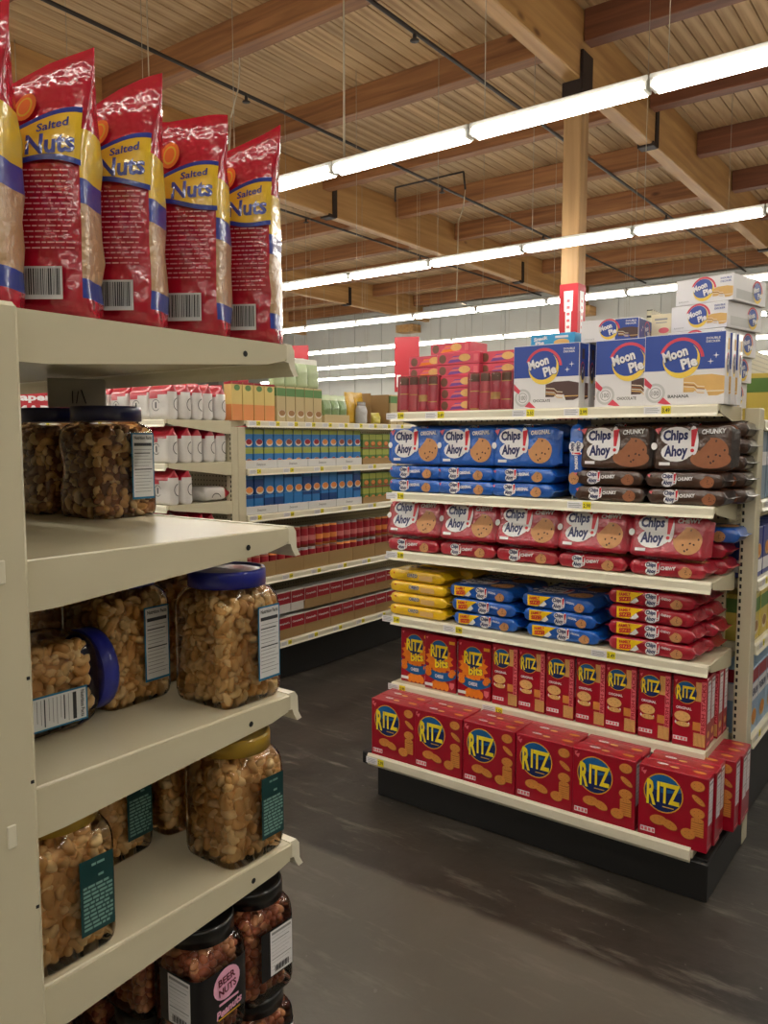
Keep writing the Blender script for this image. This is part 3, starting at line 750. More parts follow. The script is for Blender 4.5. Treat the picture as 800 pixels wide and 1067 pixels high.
def stand(P, x, yf, z, label, group, lean=.07, th=.053, a=.0725):
    P.place((x + J(.002), yf + th * math.cos(lean) + .002, z + a * math.cos(lean) ), label, group, (PI / 2 - lean, 0, J(.012)))
YF = 2.634
# shelf 2
for i, cx in enumerate((-1.817, -1.579, -1.337)):
    for k in range(2): flat(PB, cx, YF, S2 + k * .0545, 'flat blue cookie pack, %s of the %s blue stack' % (('bottom', 'second')[k], ORD[i]), 'blue cookie packs')
    stand(PB, cx + .004, YF, S2 + .111, 'blue cookie pack standing on top of the %s blue stack' % ORD[i], 'blue cookie packs', .05)
    for k in range(5): flat(PB, cx, YF + .146, S2 + k * .0545, 'flat blue cookie pack, layer %s behind the %s blue stack' % (NUM[k], ORD[i]), 'blue cookie packs', .003, .07)
PB.place((-1.186 + .03, YF + .075, S2 + .139), 'blue cookie pack standing on its end beside the brown packs', 'blue cookie packs', (0, PI / 2, 0))
for i, cx in enumerate((-1.005, -.748)):
    for k in range(2): flat(PBR, cx - .012 * k, YF, S2 + k * .0545, 'flat brown cookie pack, %s of the %s brown stack' % (('bottom', 'second')[k], ('left', 'right')[i]), 'brown cookie packs')
    stand(PBR, cx + .012, YF, S2 + .111, 'brown cookie pack standing on the %s brown stack' % ('left', 'right')[i], 'brown cookie packs', .05)
    for k in range(5): flat(PBR, cx + .025, YF + .146, S2 + k * .0545, 'flat brown cookie pack, layer %s behind the %s brown stack' % (NUM[k], ('left', 'right')[i]), 'brown cookie packs', .004, .07)
tag(obj('shelf_divider', MB().cbox(-.002, .002, 0, .24, 0, .14, mat('clear_grey', srgb(150, 156, 150), .3), .001).cbox(-.002, .03, 0, .24, 0, .003, mat('clear_grey', (0, 0, 0, 1)), .001), None, (-1.142, YF + .01, S2 + .0005)), 'grey plastic shelf divider between blue and brown cookie packs', 'divider')
# shelf 3
for i, cx in enumerate((-1.822, -1.568, -1.318, -1.064, -.806)):
    flat(PR, cx, YF, S3, 'flat red cookie pack under the %s standing red pack from left' % ORD[i], 'red cookie packs')
    stand(PR, cx, YF + .004, S3 + .0545, 'red cookie pack standing in the row of five, %s from left' % ORD[i], 'red cookie packs', .30)
    for k in range(3):
        last = i == 4 and k == 2
        flat(PB if last else PR, cx + .03 + (.03 if last else 0), YF + .150, S3 + k * .0545, 'lone blue cookie pack poking out behind the fifth red pack' if last else 'flat red cookie pack, layer %s behind the %s standing red pack' % (NUM[k], ORD[i]), 'red cookie packs', .008, .068)
# shelf 4
for k in range(4): PYL.place((-1.800 + J(.006), YF + .07, S4 + k * .0485), 'yellow cookie pack in the stack of four, %s from bottom' % ORD[k], 'yellow cookie packs', (0, 0, J(.02)))
for k in range(4): PYL.place((-1.76 + J(.006), YF + .213, S4 + k * .0485), 'yellow cookie pack of the rear stack, %s from bottom' % ORD[k], 'yellow cookie packs', (0, 0, J(.02)))
for i, cx in enumerate((-1.488, -1.172)):
    for k in range(3): flat(PFB, cx - .008 * k, YF, S4 + k * .0545, 'blue family size cookie pack, %s from bottom of the %s stack' % (ORD[k], ('left', 'right')[i]), 'blue family size packs', .004)
    for k in range(3): flat(PFB, cx, YF + .146, S4 + k * .0545, 'blue family size cookie pack, %s from bottom behind the %s stack' % (ORD[k], ('left', 'right')[i]), 'blue family size packs', .004, .07)
for k in range(4): flat(PFR, -.846 - .004 * k, YF - .004, S4 + k * .0545, 'red family size cookie pack, %s from bottom of its stack' % ORD[k], 'red family size packs', .004)
for k in range(4): flat(PFR, -.822 - .004 * k, YF + .144, S4 + k * .0545, 'red family size cookie pack, %s from bottom of the rear stack' % ORD[k], 'red family size packs', .012, .07)
# ---- pie boxes
PBLUE = mat('pie_blue', srgb(44, 74, 160), .35, coat=.2); PIEW = mat('pie_white', srgb(228, 226, 228), .35, coat=.2); PIER = mat('pie_red', srgb(214, 70, 90), .4); PIEY = mat('pie_yellow', srgb(240, 206, 80), .4)
CHOC = mat('pie_chocolate', srgb(84, 60, 58), .4, var=.1, vscale=40); BAN = mat('pie_banana', srgb(220, 176, 104), .4, var=.1, vscale=40); MARSH = mat('pie_marsh', srgb(236, 222, 196), .5); PIEG = mat('pie_grey', srgb(196, 196, 196), .5)
def pie_logo(mb, u, v, r, w):
    mb.arc(u, v, r * 1.05, r * 1.22, .1, PI - .35, w, PIER, 16); mb.ell(u, v, r, r, w + .0002, PIEY, 0, 24); mb.ell(u - r * .06, v + r * .16, r * .93, r * .86, w + .0004, PBLUE, .3, 24)
    for (m, bo, dw, d) in ((NAVY, .06, .0007, r * .03), (PWHITE, .045, .001, 0)):
        mb.text('Moon', u - r * .34 + d, v + r * .34 - d, r * 1.36, r * .58, w + dw, m, bo, 0, .28); mb.text('Pie', u + r * .42 + d, v - r * .16 - d, r * .86, r * .6, w + dw, m, bo, 0, .28)
def pie_pic(mb, u, v, s, w, top):
    mb.poly([(u - s, v - s * .42), (u - s, v + s * .30), (u - s * .5, v + s * .44), (u + s * .4, v + s * .46), (u + s, v + s * .34), (u + s, v - s * .5), (u + s * .7, v - s * .62), (u + s * .25, v - s * .62), (u + s * .12, v - s * .3), (u - s * .25, v - s * .22), (u - s * .5, v - s * .42)], w, top)
    for k, (m, o) in enumerate(((MARSH, .12), (CRKD, .0), (MARSH, -.1), (CRKL, -.2))):
        mb.strip(u - s * .98, u + s * .05, lambda x: v + s * (o - .05) - .1 * (x - u + s) - (.15 * s if x > u - s * .3 else 0), lambda x: v + s * o - .1 * (x - u + s) - (.15 * s if x > u - s * .3 else 0), w + .0003, m, 6)
    mb.strip(u + s * .15, u + s * .98, lambda x: v - s * .42, lambda x: v - s * .36, w + .0003, MARSH if top is BAN else CRKL, 3)
def spark(mb, u, v, s, w): mb.poly([(u + (s if k % 2 == 0 else s * .22) * math.cos(k * PI / 4), v + (s if k % 2 == 0 else s * .22) * math.sin(k * PI / 4)) for k in range(8)], w, PWHITE)
def pie_box(flavour, top):
    w_, h, d = .252, .226, .054; P = Proto('pie_box', 'box'); o = d / 2 + .0003
    P.part('carton', MB().cbox(-w_ / 2, w_ / 2, -d / 2, d / 2, 0, h, PIEW, .0018))
    mb = MB(); mb.M = FRONT; mb.rect(-w_ / 2 + .002, w_ / 2 - .002, h * .49, h - .002, o, PBLUE); mb.M = RIGHT
    if flavour == 'CHOCOLATE': mb.rect(-d / 2 + .002, d / 2 - .002, h * .49, h - .002, w_ / 2 + .0003, PBLUE)
    mb.M = TOP; mb.rect(-w_ / 2 + .002, w_ / 2 - .002, -d / 2 + .002, d / 2 - .002, h + .0003, PBLUE); P.part('blue_panel', mb)
    mb = MB(); mb.M = FRONT; pie_logo(mb, -.008, .143, .058, o + .001); mb.text('DOUBLE', .088, .206, .042, .007, o + .001, PWHITE, .02); mb.text('DECKER', .088, .196, .042, .007, o + .001, PWHITE, .02)
    spark(mb, .098, .152, .010, o + .001); spark(mb, .082, .134, .010, o + .001); P.part('logo', mb)
    mb = MB(); mb.M = FRONT; pie_pic(mb, .063, .066, .062, o, top); P.part('pie_picture', mb)
    mb = MB(); mb.M = FRONT; mb.text(flavour, -.014, .028, .066, .010, o, DGREY, .02)
    mb.arc(-.088, .040, .024, .032, 0, 2 * PI, o, PIEG, 20); mb.arc(-.088, .040, .016, .018, 0, 2 * PI, o + .0003, GREY, 20); mb.text('100', -.088, .040, .024, .016, o + .0003, GREY, .02)
    mb.poly([(-.124, .092), (-.124, .068), (-.104, .054), (-.098, .066)], o, PIER); mb.poly([(-.08, .008), (-.055, .003), (-.036, .003), (-.062, .026)], o, PIER); P.part('badge_print', mb)
    mb = MB(); mb.M = RIGHT; o2 = w_ / 2 + .0006; mb.ell(0, .125, .018, .036, o2, PIER); mb.ell(0, .12, .017, .034, o2 + .0002, PIEY); mb.ell(0, .126, .015, .030, o2 + .0004, NAVY); mb.text('Moon', 0, .133, .022, .01, o2 + .0006, PWHITE, .03, 0, PI / 2 - .4)
    mb.rect(-.006, .016, .17, .205, o2, top); P.part('side_panel_print', mb)
    return P
PCH = pie_box('CHOCOLATE', CHOC); PBN = pie_box('BANANA', BAN)
for r in range(4):
    PCH.place((-1.248 + .012 * r, YF + .027 + r * .0575, S1 + .0005), 'blue and white chocolate pie box facing out, left of the two' if r == 0 else 'blue and white chocolate pie box, %s behind the left one' % ORD[r - 1], 'chocolate pie boxes', (0, 0, J(.01)))
    PCH.place((-.945 + .0 * r, YF + .045 + r * .0565, S1 + .0005), 'blue and white chocolate pie box facing out beside the banana one' if r == 0 else 'blue and white chocolate pie box, %s behind the right one' % ORD[r - 1], 'chocolate pie boxes', (0, 0, J(.01)))
for r in range(3):
    PBN.place((-.768 + .006 * r, YF + .023 + r * .0555, S1 + .0005), 'blue and white banana pie box at the right end of the top shelf' if r == 0 else 'blue and white banana pie box, %s behind the front one' % ORD[r - 1], 'banana pie boxes', (0, 0, J(.008)))
def pie_flat(flavour, top, w_, h, d, blue):
    P = Proto('flat_pie_box', 'box'); o = d / 2 + .0003
    P.part('carton', MB().cbox(-w_ / 2, w_ / 2, -d / 2, d / 2, 0, h, PIEW, .0018))
    mb = MB(); mb.M = FRONT
    if blue: mb.rect(.02, w_ / 2 - .002, .002, h - .002, o, PBLUE); mb.M = RIGHT; mb.rect(-d / 2 + .002, d / 2 - .002, .002, h - .002, w_ / 2 + .0003, PBLUE)
    else: mb.M = RIGHT; mb.rect(-d / 2 + .02, d / 2 - .06, .008, h * .45, w_ / 2 + .0003, PIEG)
    P.part('colour_panel', mb)
    mb = MB(); mb.M = FRONT; pie_logo(mb, -.002, h * .5, h * .42, o + .0005); mb.text('DOUBLE', w_ / 2 - .026, h * .86, .036, .006, o + .001, PBLUE if not blue else PWHITE, .02); mb.text('DECKER', w_ / 2 - .026, h * .74, .036, .006, o + .001, PBLUE if not blue else PWHITE, .02)
    mb.text(flavour, -w_ / 2 + .03, h * .14, .036, .005, o, GREY, .0)
    P.part('logo', mb); mb = MB(); mb.M = RIGHT; pie_logo(mb, .0 if blue else .055, h * .46, h * .40, w_ / 2 + .0008)
    if blue: spark(mb, -.055, h * .6, .01, w_ / 2 + .001); spark(mb, -.07, h * .45, .008, w_ / 2 + .001)
    P.part('side_logo', mb)
    mb = MB(); mb.M = FRONT; pie_pic(mb, w_ / 2 - .036, h * .38, .034, o + .0004, top); P.part('pie_picture', mb)
    if blue: mb = MB(); mb.M = RIGHT; pie_pic(mb, .07, h * .42, .03, w_ / 2 + .0006, top); P.part('side_pie_picture', mb)
    return P
PFL = pie_flat('BANANA', BAN, .20, .0855, .25, False)
for k in range(5): PFL.place((-.742 - .012 * (4 - k), 2.946, S1 + .0005 + .0865 * k), 'white flat banana pie box in the tall stack, %s from bottom' % ORD[k], 'flat banana pie boxes', (0, 0, -.2 + J(.02)))
PFC = pie_flat('CHOCOLATE', CHOC, .2, .075, .2, True)
PFC.place((-1.045, 2.79, S1 + .2275), 'blue and white flat chocolate pie box lying across the upright ones', None, (0, 0, .06))
SKY = mat('snack_lightblue', srgb(60, 160, 210), .35)
t = empty('snack_pie_box', (-1.258, 2.765, S1 + .2275), (0, 0, .02)); tag(t, 'small light blue snack box on top of the left pie boxes', 'box')
obj('carton', MB().cbox(-.085, .085, -.06, .06, 0, .045, SKY, .0015), t)
mb = MB(); mb.M = FRONT; o = .0603; mb.text('Snack', -.046, .030, .055, .014, o + .0004, PWHITE, .05, .1, .12); mb.text('Pie', -.05, .013, .036, .014, o + .0004, PWHITE, .05, .1, .12); mb.ell(.035, .012, .03, .012, o, BAN); mb.rect(.01, .06, .028, .036, o, PWHITE); obj('front_print', mb, t)
t = empty('recipe_card', (-.915, 2.855, S1 + .283), (0, 0, .02)); tag(t, 'cream card standing left of the white flat pie boxes', 'card')
obj('card', MB().cbox(-.035, .035, -.004, .004, -.055, .045, mat('card_cream', srgb(226, 214, 180), .5), .001), t)
mb = MB(); mb.M = FRONT; mb.rect(-.022, .022, .024, .030, .0045, GREY); mb.rect(-.018, .02, .014, .017, .0045, GREY); mb.ell(.01, -.012, .018, .01, .0045, PINK); obj('card_print', mb, t)
# ---- pink snack cracker cartons (flat) and film-wrapped trays (upright)
SNK = mat('snack_red', srgb(214, 74, 96), .3, coat=.5, bump=.2, bscale=40); PUR = mat('snack_purple', srgb(120, 70, 150), .4); BRN = mat('snack_brown', srgb(120, 80, 62), .45, var=.2, vscale=70)
def snack_flat(col2):
    P = Proto('snack_carton', 'box'); w_, h, d = .188, .0445, .13; o = d / 2 + .0003
    P.part('carton', MB().cbox(-w_ / 2, w_ / 2, -d / 2, d / 2, 0, h, SNK, .002))
    mb = MB(); mb.M = FRONT; mb.ell(-.068, h * .5, .016, .017, o, BRN); mb.poly([(-.045, .006), (.045, .012), (.055, .034), (-.02, .032)], o, col2); mb.ell(.03, h * .55, .026, .014, o + .0003, CRKL); mb.poly([(-.04, .018), (.02, .020), (.03, .030), (-.02, .028)], o + .0002, PINK); mb.rect(.07, .088, .01, .036, o, PINK)
    P.part('front_print', mb); return P
SF1 = snack_flat(ORNG); SF2 = snack_flat(PUR)
CLF = clear('clear_film', rough=.12)
def snack_tray():
    P = Proto('snack_tray', 'box'); w_, h, d = .188, .142, .05; o = d / 2
    P.part('tray', MB().cbox(-w_ / 2, w_ / 2, -d / 2 + .012, d / 2, 0, h, SNK, .002))
    for c in range(4):
        x = -w_ / 2 + .0265 + c * .045; y0 = -o + .012
        mb = MB(); mb.loft([[(x + .0205 * sx * math.cos(t), y0 - .010 * sx * max(0, math.sin(t)), z) for t in [PI * i / 8 for i in range(9)]] for z, sx in ((.003, .8), (.008, 1), (.032, 1), (.036, .93), (.040, 1), (.066, 1), (.070, .93), (.074, 1), (.1, 1), (.104, .93), (.108, 1), (.134, 1), (.139, .8))], SNK, True, True,
                           lambda k, i, c=c: BRN if k in (10, 11) else CRKL if (k + c) % 6 == 0 else PINK if (k * 3 + c) % 3 == 1 else None)
        P.part('cracker_sleeve', mb)
    P.part('film', MB().cbox(-w_ / 2 - .001, w_ / 2 + .001, -d / 2 - .001, d / 2 + .001, 0, h + .001, CLF, .004))
    return P
STY = snack_tray()
STY.place((-1.806, YF + .028, S1 + .0005), 'film-wrapped tray of sandwich crackers at the left end of the top shelf', 'snack cracker trays', (-.03, 0, .02))
STY.place((-1.478, YF + .026, S1 + .0005), 'film-wrapped tray of sandwich crackers beside the chocolate pie box', 'snack cracker trays', (-.03, 0, -.01))
for k in range(3): SF2.place((-1.625 + J(.004), YF + .10, S1 + .0005 + k * .0455), 'flat pink snack carton in the gap between the two trays, %s from bottom' % ORD[k], 'snack cracker cartons', (0, 0, J(.03)))
for k in range(5):
    SF1.place((-1.80 + J(.004), YF + .145, S1 + .0005 + k * .0455), 'flat pink snack carton behind the left tray, %s from bottom' % ORD[k], 'snack cracker cartons', (0, 0, J(.03)))
    SF2.place((-1.475 + J(.004), YF + .145, S1 + .0005 + k * .0455), 'flat pink snack carton behind the right tray, %s from bottom' % ORD[k], 'snack cracker cartons', (0, 0, J(.02)))
for k in range(2): SF2.place((-1.64 + J(.004), YF + .11, S1 + .137 + k * .0455), 'flat pink snack carton on the middle stack, %s' % ('lower', 'upper')[k], 'snack cracker cartons', (0, 0, .05 + J(.03)))
SF1.place((-1.70, YF + .15, S1 + .229), 'flat pink snack carton lying highest on the pink stacks', 'snack cracker cartons', (0, 0, -.04))

# ================================================================== FOREGROUND: bags of nuts
NBR = film('nut_bag_red', srgb(176, 16, 44), bump=1.0, bscale=24, rough=.24); NBY = film('nut_bag_yellow', srgb(226, 186, 40), bump=.35); NBB = film('nut_bag_blue', srgb(24, 50, 150), bump=.35)
NBW = film('nut_bag_window', srgb(186, 150, 110), bump=.5, bscale=70); BARW = mat('barcode_white', srgb(206, 206, 206), .35, coat=.4); BAR = mat('barcode_black', srgb(22, 22, 24), .4, coat=.4); NTXT = mat('nut_text', srgb(222, 150, 160), .4); OLOGO = mat('nut_logo', srgb(226, 110, 30), .4)
def bag_shape(w_, d, h, n=5.0, N=32, seed=0, full=.62):
    def prof(z):
        q = z / h
        if q < .06: return 1, .55 + .45 * (q / .06) ** .5
        if q < full: return 1, 1
        s = (q - full) / (1 - full); s2 = s * s * (3 - 2 * s); return 1 + .03 * s, max(.03, 1 - 1.0 * s2 * 1.02)
    def surf(x, z):
        a, b = prof(z); t = min(.999, abs(2 * x / (w_ * a))); return d * b / 2 * (1 - t ** n) ** (1 / n)
    zs = [0, .03, .08, .16, .26, .36, .46, .56, .66, .74, .82, .9, .96, 1.0]; rings = []
    for q in zs:
        a, b = prof(q * h); r = []
        for i in range(N):
            t = 2 * PI * i / N; c, s = math.cos(t), math.sin(t); e = 2 / n
            x = w_ * a / 2 * math.copysign(abs(c) ** e, c); y = d * b / 2 * math.copysign(abs(s) ** e, s)
            k = noise.noise(Vector((x * 35 + seed, y * 35, q * 9))) * .004 * (1 if .05 < q < .9 else .3)
            top = .012 * noise.noise(Vector((x * 14 + seed * 3.1, 0, 5))) if q == 1 else 0
            r.append((x + k * c, y + k * s, q * h + top))
        rings.append(r)
    return rings, surf, zs
def nut_bag(seed):
    w_, d, h, N = .080, .054, .228, 32
    rings, surf, zs = bag_shape(w_, d, h, N=N, seed=seed, full=.66)
    # floppy sealed top: the seal climbs towards one corner
    peak = (.4, .42, .40, .06, .46)[seed % 5]
    rings = [[(x * (1 + .06 * max(0, q - .8) * 5), y, z + peak * x * max(0, (q - .62) / .38) ** 1.5 + .012 * max(0, (q - .7) / .3)) for (x, y, z) in r] for r, q in zip(rings, zs)]
    P = Proto('nut_bag', 'bag')
    def fm(k, i):
        t = (i + .5) / N * 360
        if (t < 44 or t > 320):
            q = zs[k]
            return NBR if q < .08 else NBB if q < .16 else NBW if q < .46 else NBB if q < .5 else NBY if q < .7 else None
    P.part('film', MB().loft(rings, NBR, True, True, fm))
    def wp(off):
        def f(v):
            q = v.y / h; z = v.y + peak * v.x * max(0, (q - .62) / .38) ** 1.5 + .012 * max(0, (q - .7) / .3)
            return (v.x, -(surf(v.x, v.y) + v.z + off), z)
        return f
    mb = MB(); mb.warp = wp(.0030); H_ = .037
    f0 = lambda u: .143 + .004 * math.sin(u * 60 + seed); f1 = lambda u: .172 + .006 * math.sin(u * 50 + 1) + .16 * u
    for j in range(4): mb.strip(-H_, H_, lambda u, j=j: f0(u) + (f1(u) - f0(u)) * j / 4, lambda u, j=j: f0(u) + (f1(u) - f0(u)) * (j + 1) / 4, 0, NBY, 16)
    mb.strip(-H_, H_, lambda u: f0(u) - .005, f0, .0002, NBB, 16); mb.strip(-H_, H_, f1, lambda u: f1(u) + .004, .0002, NBB, 16); P.part('yellow_band', mb)
    mb = MB(); mb.warp = wp(.0036)
    mb.text('Nuts', .010, .156, .046, .018, 0, NBB, .03, .1, .06); mb.text('Salted', .012, .1715, .030, .007, 0, NBB, .02, .1, .14); P.part('lettering', mb)
    mb = MB(); mb.warp = wp(.0036); mb.ell(-.018, .192, .0105, .014, 0, OLOGO); mb.ell(-.018, .192, .007, .010, .0003, NBY); mb.ell(-.018, .192, .0055, .008, .0006, OLOGO); P.part('emblem', mb)
    mb = MB(); mb.warp = wp(.0032); rnd = random.Random(seed)
    for r in range(15):
        u = -.033
        while u < .026:
            l = rnd.uniform(.003, .009); mb.rect(u, u + l, .132 - r * .0050, .1332 - r * .0050, 0, NTXT); u += l + .0014
    P.part('small_print', mb)
    mb = MB(); mb.warp = wp(.0032); mb.rect(-.023, .019, .016, .046, 0, BARW, 4, 2); u = -.020
    while u < .016:
        l = rnd.choice((.0005, .0009, .0014)); mb.rect(u, u + l, .020, .044, .0003, BAR); u += l + rnd.choice((.0006, .0010))
    P.part('barcode', mb)
    return P
for i, (y, x, rz) in enumerate(((.437, -.720, .62), (.515, -.720, .60), (.604, -.720, .56), (.690, -.722, .52))):
    nut_bag(i + 1).place((x, y, A1 + .0008), 'red and yellow bag of nuts with barcode, %s from left on the top shelf' % ORD[i + 1], 'bags of nuts on the top shelf', (J(.02), 0, rz))
nb = nut_bag(9)
nb.place((-.722, .358, A1 + .0008), 'red bag of nuts cut off by the left picture edge', 'bags of nuts on the top shelf', (0, 0, .62))
for r in range(1, 3):
    for i, y in enumerate((.40, .48, .56, .64)): nb.place((-.735 - .098 * r, y, A1 + .0008), 'red bag of nuts, %s row behind, %s from the upright' % (ORD[r], ORD[i]), 'bags of nuts on the top shelf', (0, 0, .6 + J(.04)))

# ================================================================== FOREGROUND: jars of nuts
CLEAR = clear('jar_clear')
CASH = [mat('cashew_%d' % i, c, .55, var=.12, vscale=90) for i, c in enumerate((srgb(236, 192, 126), srgb(246, 210, 150), srgb(224, 172, 104)))]
ALMD = [mat('almond_%d' % i, c, .55, var=.15, vscale=90) for i, c in enumerate((srgb(140, 88, 50), srgb(170, 118, 70)))]
BEER = [mat('peanut_%d' % i, c, .3, var=.18, vscale=90) for i, c in enumerate((srgb(160, 84, 56), srgb(184, 106, 72), srgb(204, 140, 96)))]
def cashew(R=.0060, r=.0050):
    n, sides, rings = 7, 6, []
    for k in range(n):
        q = k / (n - 1); a = -1.75 + 3.5 * q; rr = r * (.35 + .65 * math.sin(PI * min(1, max(0, .06 + .88 * q))) ** .6) * (1.12 - .25 * q); c = Vector((R * math.cos(a), R * math.sin(a), 0)); out = Vector((math.cos(a), math.sin(a), 0))
        rings.append([c + (out * math.cos(2 * PI * j / sides) + Vector((0, 0, 1)) * math.sin(2 * PI * j / sides)) * rr for j in range(sides)])
    vs = [p for rg in rings for p in rg]; fs = [(k * sides + i, k * sides + (i + 1) % sides, (k + 1) * sides + (i + 1) % sides, (k + 1) * sides + i) for k in range(n - 1) for i in range(sides)]
    return vs, fs + [tuple(range(sides - 1, -1, -1)), tuple(range((n - 1) * sides, n * sides))]
def pellet(a=.0078, b=.0056):
    sides, n, vs = 7, 5, []
    for k in range(n):
        t = PI * (k + .5) / n
        for j in range(sides): p = 2 * PI * j / sides; vs.append(Vector((b * math.sin(t) * math.cos(p), b * math.sin(t) * math.sin(p), a * math.cos(t))))
    fs = [(k * sides + i, (k + 1) * sides + i, (k + 1) * sides + (i + 1) % sides, k * sides + (i + 1) % sides) for k in range(n - 1) for i in range(sides)]
    return vs, fs + [tuple(range(sides)), tuple(range(n * sides - 1, (n - 1) * sides - 1, -1))]
CS, CB, PL, PLS = cashew(), cashew(.0066, .0060), pellet(), pellet(.0066, .0052)
def jar_proto(kind):
    rnd = random.Random(hash(kind) % 1000 if False else {'mixed': 3, 'cashew': 5, 'gold': 8, 'beer': 12}[kind])
    P = Proto({'mixed': 'mixed_nut_jar', 'cashew': 'cashew_jar', 'gold': 'gold_lid_nut_jar', 'beer': 'peanut_jar'}[kind], 'jar')
    s, hb, neck = {'mixed': (.051, .128, .043), 'cashew': (.050, .136, .043), 'gold': (.047, .128, .041), 'beer': (.0415, .118, .037)}[kind]
    lh = .020; N = 32
    def half(z):
        q = z / hb
        v = s * (.93 + .07 * min(1, q / .05)) if q < .05 else s
        if kind == 'mixed': v *= 1 - .09 * math.exp(-((q - .52) / .17) ** 2)
        return v
    def ring(z, h, n):
        e = 2 / n; return [(h * math.copysign(abs(math.cos(t)) ** e, math.cos(t)), h * math.copysign(abs(math.sin(t)) ** e, math.sin(t)), z) for t in [2 * PI * (i + .5) / N for i in range(N)]]
    zs = [0, .004, .012] + [hb * k / 10 for k in range(2, 9)]
    rings = [ring(z, half(z), 5.5) for z in zs] + [ring(hb * .87, s * .995, 5), ring(hb * .93, s * .97, 4.2), ring(hb * .975, s * .915, 3), ring(hb, neck * 1.0, 2), ring(hb + .006, neck * .98, 2)]
    P.part('jar', MB().loft(rings, CLEAR, True, True))
    # nuts against the walls, over a solid heap
    core = MB().loft([ring(z, half(z) * .70, 4) for z in (.004, hb * .3, hb * .6, hb * .86)], {'beer': BEER[0], 'mixed': ALMD[0]}.get(kind, CASH[2]), True, True)
    mb = MB(); st = {'mixed': .0125, 'cashew': .0115, 'gold': .0125, 'beer': .0105}[kind]
    top = hb * .90
    def put(p):
        if kind == 'cashew': g, m = (CS, rnd.choice(CASH))
        elif kind == 'gold': g, m = (rnd.choice((CB, PL, CS)), rnd.choice(CASH))
        elif kind == 'beer': g, m = (rnd.choice((PL, PLS)), rnd.choice(BEER))
        else: g, m = rnd.choice(((CS, CASH[0]), (CS, CASH[2]), (CS, CASH[1]), (PL, CASH[2]), (PL, ALMD[0]), (PL, ALMD[1]), (PLS, ALMD[1]), (CS, ALMD[1])))
        R = Matrix.Rotation(rnd.uniform(0, 6.28), 3, 'Z') @ Matrix.Rotation(rnd.uniform(0, 6.28), 3, 'X') @ Matrix.Rotation(rnd.uniform(0, 6.28), 3, 'Y'); sc = rnd.uniform(.85, 1.1)
        mb.add([R @ v * sc + p for v in g[0]], g[1], m, True)
    for layer, ins in ((0, .0122), (1, .021)):
        z = .005
        while z < top:
            h = half(z) - ins; u = -h
            while u <= h:
                for side in range(4):
                    p = Vector((u + rnd.uniform(-.25, .25) * st, -h + rnd.uniform(0, .003), z + rnd.uniform(-.3, .3) * st))
                    lim = h * 1.0; 
                    if abs(p.x) > lim * .93: p.y += .006
                    p.x = max(-lim, min(lim, p.x)); p.z = max(.0082, p.z); put(Matrix.Rotation(side * PI / 2, 3, 'Z') @ p)
                u += st * (1 + layer * .6)
            z += st * (.82 + layer * .5)
    for i in range(26): put(Vector((rnd.uniform(-.6, .6) * s, rnd.uniform(-.6, .6) * s, top - .002 + rnd.uniform(0, .004))))
    P.part('nuts', mb, None, 'stuff'); P.part('nut_heap', core, 'nuts', 'stuff')
    # lid
    LC = {'mixed': srgb(22, 30, 84), 'cashew': srgb(30, 40, 150), 'gold': srgb(176, 142, 44), 'beer': srgb(12, 12, 14)}[kind]
    LM = mat('lid_' + kind, LC, .3, coat=.4); r = neck * 1.09; z0 = hb + .002; M_ = 40
    prof = [(r, z0), (r, z0 + lh * .85), (r * .975, z0 + lh), (r * .90, z0 + lh), (r * .885, z0 + lh - .0018)]
    P.part('lid', MB().loft([[(a * math.cos(t), a * math.sin(t), z) for t in [2 * PI * i / M_ for i in range(M_)]] for a, z in prof], LM, True, True, None))
    P.parts[-1][1].polygons[-1].use_smooth = False; P.parts[-1][1].polygons[-2].use_smooth = False
    # label
    o = s + .0006; mb = MB(); mb.M = RIGHT
    if kind in ('mixed', 'cashew'):
        TEAL = mat('label_teal', srgb(24, 110, 150), .4)
        mb.rect(.001, .038, .024, .114, o, TEAL); nutri(mb, .003, .036, .027, .104, o + .0003, mat('label_white', srgb(214, 214, 214), .4), DGREY, 14); mb.rect(.003, .036, .104, .112, o + .0002, MATS['label_white']); mb.text('Nutrition Facts', .0195, .1075, .029, .0045, o + .0008, DGREY, .02)
        P.part('nutrition_label', mb)
    elif kind == 'gold':
        GRN = mat('label_green', srgb(18, 62, 62), .4); LGR = mat('label_green_ink', srgb(120, 160, 150), .4)
        mb.rect(.0, .037, .022, .098, o, GRN); rnd2 = random.Random(2)
        for r_ in range(16):
            u = .003
            while u < .032: l = rnd2.uniform(.003, .009); mb.rect(u, min(.035, u + l), .027 + r_ * .0042, .0295 + r_ * .0042, o + .0004, LGR if r_ < 11 or rnd2.random() < .3 else GRN); u += l + .0012
        P.part('nutrition_label', mb)
    else:
        LB = mat('label_black', srgb(16, 14, 18), .35, coat=.3); PK = mat('label_pink', srgb(240, 176, 206), .4)
        e_ = 2 / 5.5; tt = [math.radians(-98 + 140 * i / 24) for i in range(25)]
        arcs = [[(s * 1.012 * math.copysign(abs(math.cos(t)) ** e_, math.cos(t)), s * 1.012 * math.copysign(abs(math.sin(t)) ** e_, math.sin(t)), z) for t in tt] for z in (.028, .09)]
        mb2 = MB(); mb2.add(arcs[0] + arcs[1], [(i, i + 1, 26 + i, 25 + i) for i in range(24)], LB, True); P.part('label_band', mb2)
        o = s * 1.012 + .0004
        mb.ell(.002, .070, .0205, .0185, o, PK, .15); mb.text('BEER', .002, .0755, .026, .009, o + .0004, mat('label_maroon', srgb(96, 14, 40), .4), .03, 0, .1); mb.text('NUTS', .003, .0635, .027, .009, o + .0004, MATS['label_maroon'], .03, 0, .1)
